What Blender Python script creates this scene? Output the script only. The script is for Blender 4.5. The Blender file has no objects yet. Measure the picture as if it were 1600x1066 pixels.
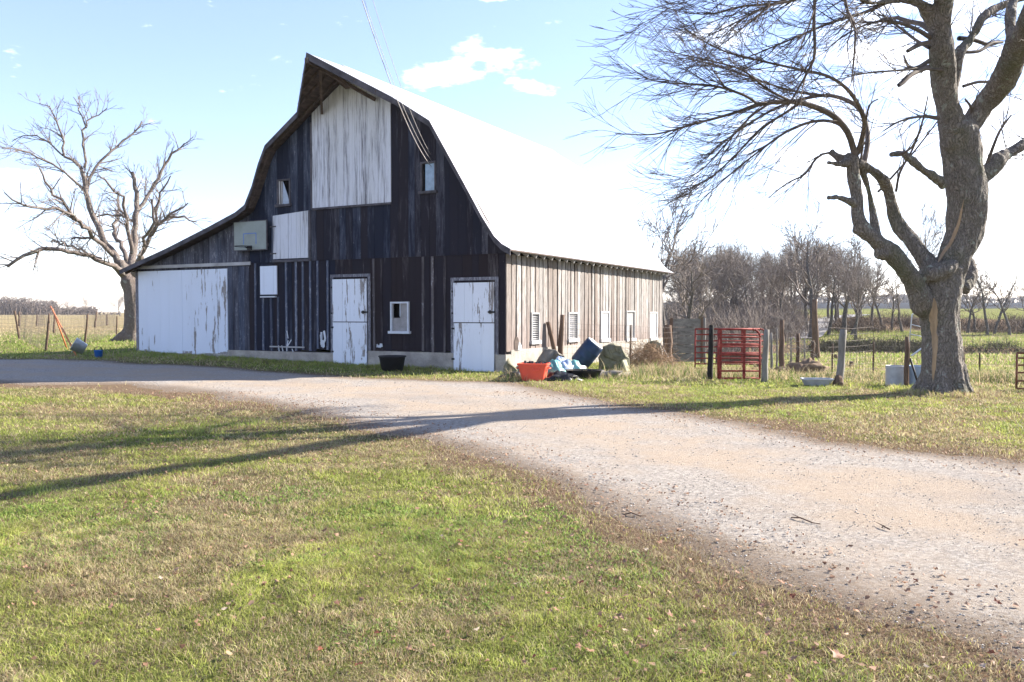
import bpy, math, random
import numpy as np
from mathutils import Vector, Matrix, noise as mnoise
R=math.radians
scene=bpy.context.scene
# ---------------------------------------------------------------- camera
F=1300.0; PIT=math.atan(43/F); HC=1.6
cam=bpy.data.cameras.new('camera'); camo=bpy.data.objects.new('camera',cam)
scene.collection.objects.link(camo)
cam.sensor_width=36; cam.lens=36*F/1600; cam.clip_end=4000; cam.clip_start=.05
camo.location=(0,0,HC); camo.rotation_euler=(R(90)-PIT,0,0)
scene.camera=camo
# ---------------------------------------------------------------- sky, sun, exposure
SUN_AZ=R(67); SUN_EL=R(28)          # azimuth from +Y towards +X
SKY=.086; SUNS=5.0; EXPO=1.86
w=bpy.data.worlds.new('World'); scene.world=w; w.use_nodes=True
def build_world():
    nt=w.node_tree; N=nt.nodes; L=nt.links; N.clear()
    out=N.new('ShaderNodeOutputWorld'); bg=N.new('ShaderNodeBackground'); bg.inputs[1].default_value=SKY
    sky=N.new('ShaderNodeTexSky'); sky.sky_type='NISHITA'; sky.sun_disc=False
    sky.sun_elevation=SUN_EL; sky.sun_rotation=SUN_AZ; sky.air_density=1.0; sky.dust_density=.1; sky.ozone_density=2.5
    tc=N.new('ShaderNodeTexCoord')
    nz=N.new('ShaderNodeTexNoise'); nz.inputs['Scale'].default_value=17; nz.inputs['Detail'].default_value=9; nz.inputs['Roughness'].default_value=.62
    mp=N.new('ShaderNodeMapping'); mp.inputs['Scale'].default_value=(1,1,2.6)
    L.new(tc.outputs['Generated'],mp.inputs[0]); L.new(mp.outputs[0],nz.inputs['Vector'])
    prev=None
    # cloud banks by compass direction: azimuth, elevation, half width, half height (degrees), density
    banks=[(-4.6,16.0,3.2,1.0,.95),(-1.4,16.9,3.4,1.0,1.0),(.9,14.9,2.2,.7,.8),(-1.6,20.6,1.0,.35,.8),(4.0,21.3,1.4,.45,.7),
           (13.5,18.0,3.0,1.1,.9),(25,15,8,6.0,.85),(30,9,10,6,1.0),(19,9.5,7,4,.7),(8,6,8,2,.35),(36,20,9,6,.8),(-31,7.5,5,1.8,.6),(-27,4,9,1.3,.5),
           (50,16,14,8,.8),(-60,20,18,3,.8),(95,25,25,7,.8),(-120,30,25,7,.7),(170,20,30,6,.8)]
    for az,el,hw,hh,dn in banks:
        a,e=R(az),R(el); c=(math.sin(a)*math.cos(e),math.cos(a)*math.cos(e),math.sin(e))
        sub=N.new('ShaderNodeVectorMath'); sub.operation='SUBTRACT'; L.new(tc.outputs['Generated'],sub.inputs[0]); sub.inputs[1].default_value=c
        sc=N.new('ShaderNodeVectorMath'); sc.operation='MULTIPLY'; L.new(sub.outputs[0],sc.inputs[0])
        s=1/math.radians(hw); sz=1/math.radians(hh); sc.inputs[1].default_value=(s,s,sz)
        ln=N.new('ShaderNodeVectorMath'); ln.operation='LENGTH'; L.new(sc.outputs[0],ln.inputs[0])
        m=N.new('ShaderNodeMapRange'); m.inputs[1].default_value=0; m.inputs[2].default_value=1.5; m.inputs[3].default_value=dn; m.inputs[4].default_value=0
        L.new(ln.outputs['Value'],m.inputs[0])
        if prev is None: prev=m.outputs[0]
        else:
            mx=N.new('ShaderNodeMath'); mx.operation='MAXIMUM'; L.new(prev,mx.inputs[0]); L.new(m.outputs[0],mx.inputs[1]); prev=mx.outputs[0]
    ad=N.new('ShaderNodeMath'); ad.operation='MULTIPLY_ADD'; L.new(nz.outputs[0],ad.inputs[0]); ad.inputs[1].default_value=2.6; ad.inputs[2].default_value=-1.62
    sm=N.new('ShaderNodeMath'); sm.operation='ADD'; L.new(ad.outputs[0],sm.inputs[0]); L.new(prev,sm.inputs[1])
    cm=N.new('ShaderNodeMapRange'); cm.inputs[1].default_value=.05; cm.inputs[2].default_value=.75; L.new(sm.outputs[0],cm.inputs[0])
    mix=N.new('ShaderNodeMix'); mix.data_type='RGBA'
    wb=N.new('ShaderNodeMix'); wb.data_type='RGBA'; wb.blend_type='MULTIPLY'; wb.inputs['Factor'].default_value=1; wb.inputs['B'].default_value=(1.10,.975,1.12,1); L.new(sky.outputs[0],wb.inputs['A'])
    L.new(cm.outputs[0],mix.inputs['Factor']); veil=N.new('ShaderNodeMix'); veil.data_type='RGBA'; veil.inputs['Factor'].default_value=.16; veil.inputs['B'].default_value=(3.0,3.6,4.1,1); L.new(wb.outputs['Result'],veil.inputs['A']); L.new(veil.outputs['Result'],mix.inputs['A']); mix.inputs['B'].default_value=(9,9.2,9.6,1)
    L.new(mix.outputs['Result'],bg.inputs[0]); L.new(bg.outputs[0],out.inputs[0])
build_world()
sun=bpy.data.lights.new('sun','SUN'); sun.energy=SUNS; sun.angle=R(.5); sun.color=(1,.93,.82)
suno=bpy.data.objects.new('sun',sun); scene.collection.objects.link(suno)
sd=Vector((math.sin(SUN_AZ)*math.cos(SUN_EL),math.cos(SUN_AZ)*math.cos(SUN_EL),math.sin(SUN_EL)))
suno.rotation_euler=sd.to_track_quat('Z','Y').to_euler(); suno.location=(30,20,30)
scene.view_settings.view_transform='Standard'; scene.view_settings.look='None'
scene.view_settings.exposure=EXPO; scene.view_settings.gamma=1; scene.view_settings.use_curve_mapping=False
scene.cycles.max_bounces=6; scene.cycles.transparent_max_bounces=8

# ---------------------------------------------------------------- photo geometry helpers
cp_,sp_=math.cos(PIT),math.sin(PIT)
def ray(px,py):
    b=(533-py)/F
    return Vector(((px-800)/F, cp_+b*sp_, -sp_+b*cp_))
def at(px,py,Y):
    r=ray(px,py); return r*(Y/r.y)+Vector((0,0,HC))
def flat(px,py,z=0.0):
    r=ray(px,py); k=(z-HC)/r.z; return (r.x*k,r.y*k)
def ss(a,b,x):
    t=np.clip((np.asarray(x,float)-a)/(b-a),0,1); return t*t*(3-2*t)
def vnoise(x,y,s,seed=0):
    x=np.asarray(x,float)/s+seed*17.3; y=np.asarray(y,float)/s+seed*9.1
    xi=np.floor(x); yi=np.floor(y); fx=x-xi; fy=y-yi; fx=fx*fx*(3-2*fx); fy=fy*fy*(3-2*fy)
    def h(a,b):
        v=np.sin(a*127.1+b*311.7+seed*74.7)*43758.5453; return v-np.floor(v)
    return (h(xi,yi)*(1-fx)+h(xi+1,yi)*fx)*(1-fy)+(h(xi,yi+1)*(1-fx)+h(xi+1,yi+1)*fx)*fy
def fbm(x,y,s,o=3,seed=0):
    return sum(vnoise(x,y,s/2**i,seed+i)/2**i for i in range(o))/sum(1/2**i for i in range(o))
PR_Y=[-100,20,30,40,44,47,48.6,56,64,70,78,95,160,260,420,700,1400]
PR_Z=[0,0,-.12,-.42,-.72,-.85,-.30,-.22,-.2,.1,.95,1.2,2.3,3.0,7.2,10,10]
PL_Y=[-100,0,25,100,400,900,1400]; PL_Z=[0,0,.12,.3,1.0,2.2,3]
def gh(x,y):
    x=np.asarray(x,float); y=np.asarray(y,float)
    r=np.interp(y,PR_Y,PR_Z); l=np.interp(y,PL_Y,PL_Z)
    b=ss(.02,.2,x/np.maximum(y,5)); b=b*ss(18,26,y)+(1-ss(18,26,y))*0
    z=l*(1-b)+r*b
    z=z+.14*ss(-2,-13,x)*ss(14,24,y)
    z=z+(fbm(x,y,9,3,3)-.5)*.35*ss(28,45,y)+(fbm(x,y,26,2,13)-.5)*1.3*ss(60,80,y)*(1-ss(240,320,y))*b
    # a bank that carries the far lane up to the left of the creek
    return z
def g1(x,y): return float(gh(x,y))
def gpt(px,py):
    z=0.0
    for _ in range(25):
        x,y=flat(px,py,z); y=min(max(y,1),400); z=z*.5+.5*g1(x,y)
        if z>1.45: z=1.45
    x,y=flat(px,py,z); return Vector((x,y,g1(x,y)))

# ---------------------------------------------------------------- object helpers
COL=scene.collection
def tag(o,label=None,cat=None,group=None,kind=None):
    if label: o['label']=label
    if cat: o['category']=cat
    if group: o['group']=group
    if kind: o['kind']=kind
    return o
def empty(name,loc,label,cat,group=None,rz=0):
    o=bpy.data.objects.new(name,None); COL.objects.link(o); o.location=loc; o.rotation_euler=(0,0,rz); o.empty_display_size=.2
    return tag(o,label,cat,group)
class MB:
    def __init__(s): s.v=[]; s.f=[]; s.c=[]; s.m=[]; s.pieces=[]
    def add(s,vs,fs,c=(.5,.5,.5),m=0):
        s.pieces.append((vs,fs,c)); n=len(s.v); s.v+= [tuple(v) for v in vs]; s.f+=[tuple(i+n for i in f) for f in fs]; s.c+=[c]*len(fs); s.m+=[m]*len(fs); return s
    def box(s,a,b,c=(.5,.5,.5),M=None,m=0):
        x0,y0,z0=a; x1,y1,z1=b
        vs=[(x0,y0,z0),(x1,y0,z0),(x1,y1,z0),(x0,y1,z0),(x0,y0,z1),(x1,y0,z1),(x1,y1,z1),(x0,y1,z1)]
        if M is not None: vs=[M@Vector(v) for v in vs]
        return s.add(vs,[(0,3,2,1),(4,5,6,7),(0,1,5,4),(1,2,6,5),(2,3,7,6),(3,0,4,7)],c,m)
    def prism8(s,vs,c=(.5,.5,.5),m=0):
        return s.add(vs,[(0,3,2,1),(4,5,6,7),(0,1,5,4),(1,2,6,5),(2,3,7,6),(3,0,4,7)],c,m)
    def bar(s,a,b,w,h,c=(.5,.5,.5),up=(0,0,1),m=0):
        a=Vector(a);b=Vector(b);t=(b-a).normalized();u=Vector(up)
        if abs(t.dot(u))>.98: u=Vector((1,0,0))
        x=t.cross(u).normalized()*w/2; y=x.cross(t).normalized()*h/2
        vs=[a-x-y,b-x-y,b+x-y,a+x-y,a-x+y,b-x+y,b+x+y,a+x+y]
        return s.prism8(vs,c,m)
    def tube(s,pts,rad,n=8,c=(.5,.5,.5),caps=True,rough=0,seed=0,m=0):
        v,f=tube_arr([tuple(p) for p in pts],rad,n,caps,rough,seed)
        return s.add(v,f,c,m)
    def build(s,name,mat,parent=None,smooth=False):
        me=bpy.data.meshes.new(name); me.from_pydata(s.v,[],s.f)
        mats=mat if isinstance(mat,(list,tuple)) else [mat]
        for k in mats: me.materials.append(k)
        me.polygons.foreach_set('material_index',s.m)
        if smooth: me.polygons.foreach_set('use_smooth',[True]*len(s.f))
        a=me.color_attributes.new('tone','FLOAT_COLOR','CORNER')
        arr=np.empty((len(me.loops),4),np.float32); 
        tot=np.array([len(f) for f in s.f]); arr[:,:3]=np.repeat(np.array(s.c,np.float32),tot,axis=0); arr[:,3]=1
        a.data.foreach_set('color',arr.ravel()); me.update()
        o=bpy.data.objects.new(name,me); COL.objects.link(o); o.parent=parent; return o
def frames(P):
    P=np.array(P,float); T=np.gradient(P,axis=0) if len(P)>1 else P; T/=np.linalg.norm(T,axis=1)[:,None]+1e-9
    u=np.cross(T[0],(0,0,1.)); 
    if np.linalg.norm(u)<.1: u=np.cross(T[0],(0,1.,0))
    u/=np.linalg.norm(u); U=[u]
    for i in range(1,len(P)):
        u=U[-1]-T[i]*np.dot(U[-1],T[i]); u/=np.linalg.norm(u)+1e-9; U.append(u)
    U=np.array(U); return P,T,U,np.cross(T,U)
def tube_arr(pts,rad,n=8,caps=True,rough=0,seed=0):
    P,T,U,V=frames(pts); k=len(P)
    rad=np.full(k,rad,float) if np.isscalar(rad) else np.array(rad,float)
    a=np.arange(n)*2*math.pi/n; rr=np.repeat(rad[:,None],n,1)
    if rough: rng=np.random.default_rng(seed); rr=rr*(1+rough*(rng.random((k,n))-.5))
    X=P[:,None]+rr[:,:,None]*(np.cos(a)[None,:,None]*U[:,None]+np.sin(a)[None,:,None]*V[:,None])
    v=X.reshape(-1,3); f=[]
    for i in range(k-1):
        for j in range(n):
            j2=(j+1)%n; f.append((i*n+j,i*n+j2,(i+1)*n+j2,(i+1)*n+j))
    if caps: f.append(tuple(range(n-1,-1,-1))); f.append(tuple((k-1)*n+j for j in range(n)))
    return v.tolist(),f
def smooth_path(P,rad,step):
    """Catmull-Rom through the traced points"""
    P=np.array(P,float); rad=np.array(rad,float)
    if len(P)<3:
        d=np.linalg.norm(P[1]-P[0]); n=max(2,int(d/step)+1); t=np.linspace(0,1,n)
        return P[0]+(P[1]-P[0])*t[:,None], rad[0]+(rad[1]-rad[0])*t
    Q=np.vstack([2*P[0]-P[1],P,2*P[-1]-P[-2]]); out=[];ro=[]
    for i in range(len(P)-1):
        p0,p1,p2,p3=Q[i:i+4]; n=max(1,int(round(np.linalg.norm(p2-p1)/step)))
        for t in np.arange(n)/n:
            out.append(.5*((2*p1)+(-p0+p2)*t+(2*p0-5*p1+4*p2-p3)*t*t+(-p0+3*p1-3*p2+p3)*t**3)); ro.append(rad[i]*(1-t)+rad[i+1]*t)
    out.append(P[-1]); ro.append(rad[-1]); return np.array(out),np.array(ro)
def each(mb,name,mat,parent):
    for v,f,c in mb.pieces:
        q=MB(); q.add(v,f,c); q.build(name,mat,parent)
class Wires:
    """fast builder for very many thin tapered branches, all arrays"""
    def __init__(s): s.V=[];s.Fq=[];s.n=0
    def add(s,P,rad,n=4):
        P,T,U,Vv=frames(P); k=len(P); a=np.arange(n)*2*math.pi/n
        X=P[:,None]+np.asarray(rad)[:,None,None]*(np.cos(a)[None,:,None]*U[:,None]+np.sin(a)[None,:,None]*Vv[:,None])
        s.V.append(X.reshape(-1,3)); i=np.arange(k-1)[:,None]*n; j=np.arange(n)[None]; j2=(j+1)%n
        q=np.stack([i+j,i+j2,i+n+j2,i+n+j],-1).reshape(-1,4)+s.n; s.Fq.append(q); s.n+=k*n
    def mesh(s,name,mat,smooth=True):
        V=np.vstack(s.V); Fq=np.vstack(s.Fq); return quad_mesh(name,V,Fq,mat,smooth)
def quad_mesh(name,V,Fq,mat,smooth=False,k=4,attrs=None):
    me=bpy.data.meshes.new(name); me.vertices.add(len(V)); me.vertices.foreach_set('co',np.asarray(V,np.float32).ravel())
    me.loops.add(Fq.size); me.loops.foreach_set('vertex_index',np.asarray(Fq,np.int32).ravel())
    me.polygons.add(len(Fq)); me.polygons.foreach_set('loop_start',np.arange(len(Fq),dtype=np.int32)*k)
    try: me.polygons.foreach_set('loop_total',np.full(len(Fq),k,np.int32))
    except Exception: pass
    if smooth: me.polygons.foreach_set('use_smooth',np.ones(len(Fq),bool))
    for an,arr in (attrs or {}).items():
        a=me.color_attributes.new(an,'FLOAT_COLOR','POINT'); c=np.ones((len(V),4),np.float32); c[:,:arr.shape[1]]=arr; a.data.foreach_set('color',c.ravel())
    for m in (mat if isinstance(mat,(list,tuple)) else [mat]): me.materials.append(m)
    me.update(calc_edges=True); return me
def link(name,me,parent=None,loc=None):
    o=bpy.data.objects.new(name,me); COL.objects.link(o); o.parent=parent
    if loc is not None: o.location=loc
    return o

# ---------------------------------------------------------------- materials
class NG:
    def __init__(s,name,rough=.85):
        s.m=bpy.data.materials.new(name); s.m.use_nodes=True; s.t=s.m.node_tree; s.N=s.t.nodes; s.L=s.t.links
        s.b=s.N['Principled BSDF']; s.b.inputs['Roughness'].default_value=rough; s.b.inputs['Specular IOR Level'].default_value=.25
        s.tc=s.N.new('ShaderNodeTexCoord')
    def co(s,scale=(1,1,1),src='Object'):
        mp=s.N.new('ShaderNodeMapping'); mp.inputs['Scale'].default_value=scale; s.L.new(s.tc.outputs[src],mp.inputs[0]); return mp.outputs[0]
    def noise(s,vec,scale=1,detail=4,rough=.55,dist=0):
        n=s.N.new('ShaderNodeTexNoise'); n.inputs['Scale'].default_value=scale; n.inputs['Detail'].default_value=detail; n.inputs['Roughness'].default_value=rough; n.inputs['Distortion'].default_value=dist
        s.L.new(vec,n.inputs['Vector']); return n.outputs[0]
    def voro(s,vec,scale=1,feat='F1',rand=1):
        n=s.N.new('ShaderNodeTexVoronoi'); n.feature=feat; n.inputs['Scale'].default_value=scale; n.inputs['Randomness'].default_value=rand; s.L.new(vec,n.inputs['Vector']); return n
    def rng(s,x,a,b,c=0,d=1):
        n=s.N.new('ShaderNodeMapRange'); 
        for i,v in enumerate((a,b,c,d)): n.inputs[i+1].default_value=v
        s.L.new(x,n.inputs[0]); return n.outputs[0]
    def math(s,op,a,b=None):
        n=s.N.new('ShaderNodeMath'); n.operation=op
        for i,v in enumerate((a,b)):
            if v is None: continue
            if isinstance(v,(int,float)): n.inputs[i].default_value=v
            else: s.L.new(v,n.inputs[i])
        return n.outputs[0]
    def mix(s,f,a,b):
        n=s.N.new('ShaderNodeMix'); n.data_type='RGBA'
        for key,v in (('Factor',f),('A',a),('B',b)):
            if isinstance(v,(int,float)): n.inputs[key].default_value=v
            elif isinstance(v,tuple): n.inputs[key].default_value=(*v,1) if len(v)==3 else v
            else: s.L.new(v,n.inputs[key])
        return n.outputs['Result']
    def attr(s,name):
        n=s.N.new('ShaderNodeAttribute'); n.attribute_name=name; sp=s.N.new('ShaderNodeSeparateColor'); s.L.new(n.outputs['Color'],sp.inputs[0]); return sp.outputs[0],sp.outputs[1],sp.outputs[2],n.outputs['Color']
    def col(s,c):
        if isinstance(c,tuple): s.b.inputs['Base Color'].default_value=(*c,1)
        else: s.L.new(c,s.b.inputs['Base Color'])
        return s
    def bump(s,h,st=.5,dist=.02):
        n=s.N.new('ShaderNodeBump'); n.inputs['Strength'].default_value=st; n.inputs['Distance'].default_value=dist; s.L.new(h,n.inputs['Height']); s.L.new(n.outputs[0],s.b.inputs['Normal']); return s
def simple(name,c,rough=.7,var=.25,scale=6,metal=0,stretch=(1,1,1),bump=.2):
    g=NG(name,rough); n=g.noise(g.co(stretch),scale,5,.6)
    k=g.rng(n,.25,.75,0,1); g.col(g.mix(k,tuple(x*(1-var) for x in c),tuple(min(1,x*(1+var)) for x in c)))
    g.b.inputs['Metallic'].default_value=metal
    if bump: g.bump(n,bump,.01)
    return g.m
def mat_darkwood():
    g=NG('dark_weathered_wood',.9); r,gr,b,_=g.attr('tone')
    off=g.N.new('ShaderNodeCombineXYZ'); g.L.new(g.math('MULTIPLY',b,37.0),off.inputs[0]); g.L.new(g.math('MULTIPLY',b,11.0),off.inputs[2])
    va=g.N.new('ShaderNodeVectorMath'); va.operation='ADD'; g.L.new(g.co((1,1,.09)),va.inputs[0]); g.L.new(off.outputs[0],va.inputs[1])
    fine=g.noise(va.outputs[0],38,6,.7,.3); big=g.noise(g.co((1,1,.35)),1.6,4,.6,.5); mid=g.noise(va.outputs[0],9,5,.65,.6)
    dark=g.mix(gr,(.017,.011,.013),(.007,.011,.026)); grey=g.mix(gr,(.15,.13,.125),(.11,.13,.185))
    k=g.math('ADD',g.math('MULTIPLY',mid,.7),g.math('MULTIPLY',big,.55)); k=g.math('ADD',k,g.math('MULTIPLY',fine,.35))
    k=g.math('ADD',k,r)                                 # r: how much grey on this board
    kk=g.rng(k,.86,1.30,0,1); c=g.mix(kk,dark,grey)
    # flecks of old white paint
    fl=g.noise(g.co((1,1,.22)),30,4,.75); k2=g.rng(g.math('ADD',fl,g.math('MULTIPLY',k,.35)),.97,1.06,0,.55); c=g.mix(k2,c,(.42,.43,.47))
    g.col(c).bump(fine,.7,.012); return g.m
def mat_lightwood():
    g=NG('sun_bleached_wood',.88); r,gr,b,_=g.attr('tone')
    off=g.N.new('ShaderNodeCombineXYZ'); g.L.new(g.math('MULTIPLY',b,37.0),off.inputs[1]); g.L.new(g.math('MULTIPLY',b,13.0),off.inputs[2])
    va=g.N.new('ShaderNodeVectorMath'); va.operation='ADD'; g.L.new(g.co((1,1,.08)),va.inputs[0]); g.L.new(off.outputs[0],va.inputs[1])
    fine=g.noise(va.outputs[0],40,6,.7,.3); mid=g.noise(va.outputs[0],8,4,.6,.5)
    base=g.mix(gr,(.215,.175,.15),(.25,.24,.23)); c=g.mix(g.rng(fine,.40,.60),g.mix(.65,base,(.06,.045,.04)),base)
    c=g.mix(g.rng(mid,.5,.72,0,.8),c,(.09,.06,.05)); c=g.mix(g.rng(r,0,1,.0,.75),c,g.mix(g.rng(fine,.4,.6),(.20,.18,.17),(.50,.48,.465)))
    # brown damp foot, streaked
    z=g.N.new('ShaderNodeSeparateXYZ'); g.L.new(g.tc.outputs['Object'],z.inputs[0])
    zz=g.math('ADD',z.outputs[2],g.math('MULTIPLY',mid,1.6)); c=g.mix(g.rng(zz,1.5,2.6,.45,0),c,(.20,.13,.11))
    g.col(c).bump(fine,.6,.01); return g.m
def mat_peel(name,white=(.68,.72,.80),wood=(.30,.27,.26),lo=.67,hi=.69,streak=.12,sc=8,dirt=.15):  # white lowered and blued to carry the skylight of the shaded front
    g=NG(name,.6); r,gr,b,_=g.attr('tone')
    off=g.N.new('ShaderNodeCombineXYZ'); g.L.new(g.math('MULTIPLY',b,23.0),off.inputs[0])
    va=g.N.new('ShaderNodeVectorMath'); va.operation='ADD'; g.L.new(g.co((1,1,streak)),va.inputs[0]); g.L.new(off.outputs[0],va.inputs[1])
    n=g.noise(va.outputs[0],sc,6,.72,.25); n2=g.noise(g.co((1,1,.3)),1.3,3,.5)
    k=g.math('ADD',g.math('MULTIPLY',n,.8),g.math('MULTIPLY',n2,.25)); k=g.math('ADD',k,g.math('MULTIPLY',r,.3))
    m=g.rng(k,lo,hi); fine=g.noise(g.co((1,1,.1)),45,5,.7)
    wd=g.mix(g.rng(fine,.35,.65),tuple(x*.55 for x in wood),wood)
    wh=g.mix(g.rng(n2,.3,.8,0,dirt*2),white,(.45,.45,.44)); wh=g.mix(g.rng(fine,.5,.8,0,dirt),wh,(.3,.3,.3))
    g.col(g.mix(m,wh,wd)); h=g.math('ADD',g.math('MULTIPLY',m,-.5),g.math('MULTIPLY',fine,.3)); g.bump(h,.5,.008); return g.m
def mat_concrete():
    g=NG('old_concrete',.92); n=g.noise(g.co(),2.2,8,.65); n2=g.noise(g.co((1,1,2.5)),14,5,.7)
    c=g.mix(g.rng(n,.3,.7),(.22,.20,.18),(.44,.40,.35)); c=g.mix(g.rng(n2,.55,.75,0,.6),c,(.14,.13,.12))
    g.col(c).bump(n2,.8,.02); return g.m
def mat_roof():
    g=NG('galvanized_roofing',.38); x=g.N.new('ShaderNodeSeparateXYZ'); g.L.new(g.tc.outputs['Object'],x.inputs[0])
    s=g.math('SINE',g.math('MULTIPLY',x.outputs[1],2*math.pi/.068*1.0)); st=g.noise(g.co((.35,3,.35)),1.4,4,.6)
    n=g.noise(g.co(),5,4,.6); c=g.mix(g.rng(st,.35,.7),(.58,.58,.62),(.42,.43,.46)); c=g.mix(g.rng(n,.62,.8,0,.3),c,(.5,.47,.45))
    fr=g.math('FRACT',g.math('MULTIPLY',x.outputs[1],1/.66)); seam=g.rng(fr,.0,.05,.6,0); c=g.mix(seam,c,(.35,.35,.36))
    g.b.inputs['Metallic'].default_value=.25; g.col(c).bump(s,.35,.012); return g.m
def mat_bark(name,dark=(.03,.025,.022),light=(.25,.215,.185),scl=1.0,moss=.55,red=0):
    g=NG(name,.95)
    dn=g.N.new('ShaderNodeTexNoise'); dn.inputs['Scale'].default_value=4.5*scl; dn.inputs['Detail'].default_value=5; g.L.new(g.co(),dn.inputs['Vector'])
    va=g.N.new('ShaderNodeVectorMath'); va.operation='MULTIPLY_ADD'; g.L.new(dn.outputs['Color'],va.inputs[0]); va.inputs[1].default_value=(.30/scl,.30/scl,.2/scl); g.L.new(g.co(),va.inputs[2])
    mp=g.N.new('ShaderNodeMapping'); mp.inputs['Scale'].default_value=(19*scl,19*scl,3.0*scl); g.L.new(va.outputs[0],mp.inputs[0])
    v=g.voro(mp.outputs[0],1,'DISTANCE_TO_EDGE'); e=g.rng(v.outputs['Distance'],.0,.34,.0,1)
    n=g.noise(g.co((1,1,.5)),22*scl,5,.7); big=g.noise(g.co(),1.3,4,.6)
    c=g.mix(e,dark,light); c=g.mix(g.rng(n,.3,.7,.0,.75),c,tuple(x*.5 for x in light)); c=g.mix(g.rng(g.noise(g.co((1,1,.4)),60*scl,4,.7),.4,.7,0,.5),c,tuple(x*1.5 for x in light))
    lich=g.noise(g.co(),5.5,5,.65,.4); c=g.mix(g.rng(lich,.60,.66,0,.7),c,(.34,.37,.32))
    c=g.mix(g.rng(big,.52,.7,0,moss),c,(.075,.085,.035))
    if red: c=g.mix(red,c,(.22,.12,.09))
    g.col(c); h=g.math('ADD',g.math('MULTIPLY',e,.8),g.math('MULTIPLY',n,.35)); g.bump(h,1,.03/scl); return g.m
def mat_twig(name,a,b):
    g=NG(name,.85); n=g.noise(g.co((1,1,1)),3,3,.6); g.col(g.mix(g.rng(n,.3,.7),a,b)); return g.m
def mat_ground():
    g=NG('pasture_soil',1.0); g.b.inputs['Specular IOR Level'].default_value=0; straw,bare,far,_=g.attr('zone')
    n=g.noise(g.co(),1.1,8,.7); f=g.noise(g.co(),24,6,.75); f2=g.noise(g.co(),90,4,.7); hrz=g.noise(g.co((.16,1,1)),.55,6,.7)
    green=g.mix(g.rng(f,.32,.7),(.07,.085,.025),(.21,.23,.07)); st=g.mix(g.rng(f,.3,.7),(.15,.11,.06),(.42,.34,.20))
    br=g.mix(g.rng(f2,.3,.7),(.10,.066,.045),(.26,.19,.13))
    k=g.math('ADD',straw,g.rng(n,.3,.7,-.4,.4)); k=g.math('ADD',k,g.math('MULTIPLY',g.rng(hrz,.3,.7,-.5,.5),.6))
    c=g.mix(g.rng(k,.2,.8),green,st)
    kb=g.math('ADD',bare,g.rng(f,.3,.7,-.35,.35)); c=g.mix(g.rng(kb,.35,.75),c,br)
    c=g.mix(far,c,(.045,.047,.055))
    g.col(c); g.bump(g.math('ADD',f,g.math('MULTIPLY',f2,.4)),1,.05); return g.m
def mat_gravel():
    g=NG('pale_gravel',.95); g.b.inputs['Specular IOR Level'].default_value=.05; edge,ruts,_,_=g.attr('zone')
    v=g.voro(g.co(),38,'F1'); v2=g.voro(g.co(),95,'F1'); n=g.noise(g.co(),1.0,8,.68); f=g.noise(g.co(),30,6,.75)
    sp=g.N.new('ShaderNodeSeparateColor'); g.L.new(v.outputs['Color'],sp.inputs[0]); sp2=g.N.new('ShaderNodeSeparateColor'); g.L.new(v2.outputs['Color'],sp2.inputs[0])
    c=g.mix(g.rng(sp.outputs[0],.1,.9),(.25,.215,.18),(.48,.425,.36)); c=g.mix(g.math('MULTIPLY',sp2.outputs[1],.5),c,(.36,.34,.33))
    sand=g.mix(g.rng(f,.3,.7),(.34,.26,.19),(.49,.395,.30)); k=g.math('ADD',ruts,g.rng(n,.35,.65,-.5,.45)); c=g.mix(g.rng(k,.1,.8,0,.85),c,sand)
    dk=g.noise(g.co((.7,1,1)),.45,5,.6); c=g.mix(g.rng(dk,.53,.72,0,.45),c,(.22,.20,.19))
    e=g.math('ADD',edge,g.rng(f,.3,.7,-.4,.4)); c=g.mix(g.rng(e,.3,.85,0,.9),c,g.mix(g.rng(f,.35,.65),(.09,.065,.045),(.27,.20,.14)))
    f3=g.noise(g.co(),110,5,.75); h=g.math('ADD',g.math('MULTIPLY',f3,.8),g.math('MULTIPLY',f,.9)); c=g.mix(g.rng(f3,.35,.65,.0,.35),c,(.15,.13,.115)); g.col(c).bump(h,.9,.02); return g.m
def mat_vcol(name,trans=.45,rough=.6):
    m=bpy.data.materials.new(name); m.use_nodes=True; t=m.node_tree; N=t.nodes; L=t.links; N.clear()
    o=N.new('ShaderNodeOutputMaterial'); a=N.new('ShaderNodeAttribute'); a.attribute_name='hue'
    d=N.new('ShaderNodeBsdfPrincipled'); d.inputs['Roughness'].default_value=rough; d.inputs['Specular IOR Level'].default_value=.2
    tr=N.new('ShaderNodeBsdfTranslucent'); mx=N.new('ShaderNodeMixShader'); mx.inputs[0].default_value=trans
    L.new(a.outputs['Color'],d.inputs['Base Color']); L.new(a.outputs['Color'],tr.inputs['Color']); L.new(d.outputs[0],mx.inputs[1]); L.new(tr.outputs[0],mx.inputs[2]); L.new(mx.outputs[0],o.inputs[0]); return m
M={}
M['dark']=mat_darkwood(); M['light']=mat_lightwood(); M['conc']=mat_concrete(); M['roof']=mat_roof()
M['peel']=mat_peel('peeling_white_paint',lo=.70,hi=.715); M['hay']=mat_peel('thin_white_paint_on_boards',(.54,.56,.63),(.15,.145,.17),.58,.76,.06,15,.3)
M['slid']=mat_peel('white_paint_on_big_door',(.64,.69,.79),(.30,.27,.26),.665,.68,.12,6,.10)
M['trim']=simple('grey_trim_board',(.36,.35,.35),.85,.35,10,0,(.2,.2,.2))
M['rake']=simple('dark_rake_board',(.075,.07,.08),.9,.6,8,0,(.5,.5,.5))
M['soffit']=simple('old_roof_lumber',(.085,.062,.052),.9,.5,9,0,(1,.2,1))
M['bark']=mat_bark('furrowed_grey_bark'); M['bark2']=mat_bark('pinkish_dead_wood',(.07,.055,.05),(.25,.205,.18),1.3,.1)
M['bark3']=mat_bark('woodlot_bark',(.07,.06,.055),(.19,.165,.15),.8,.2)
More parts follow.
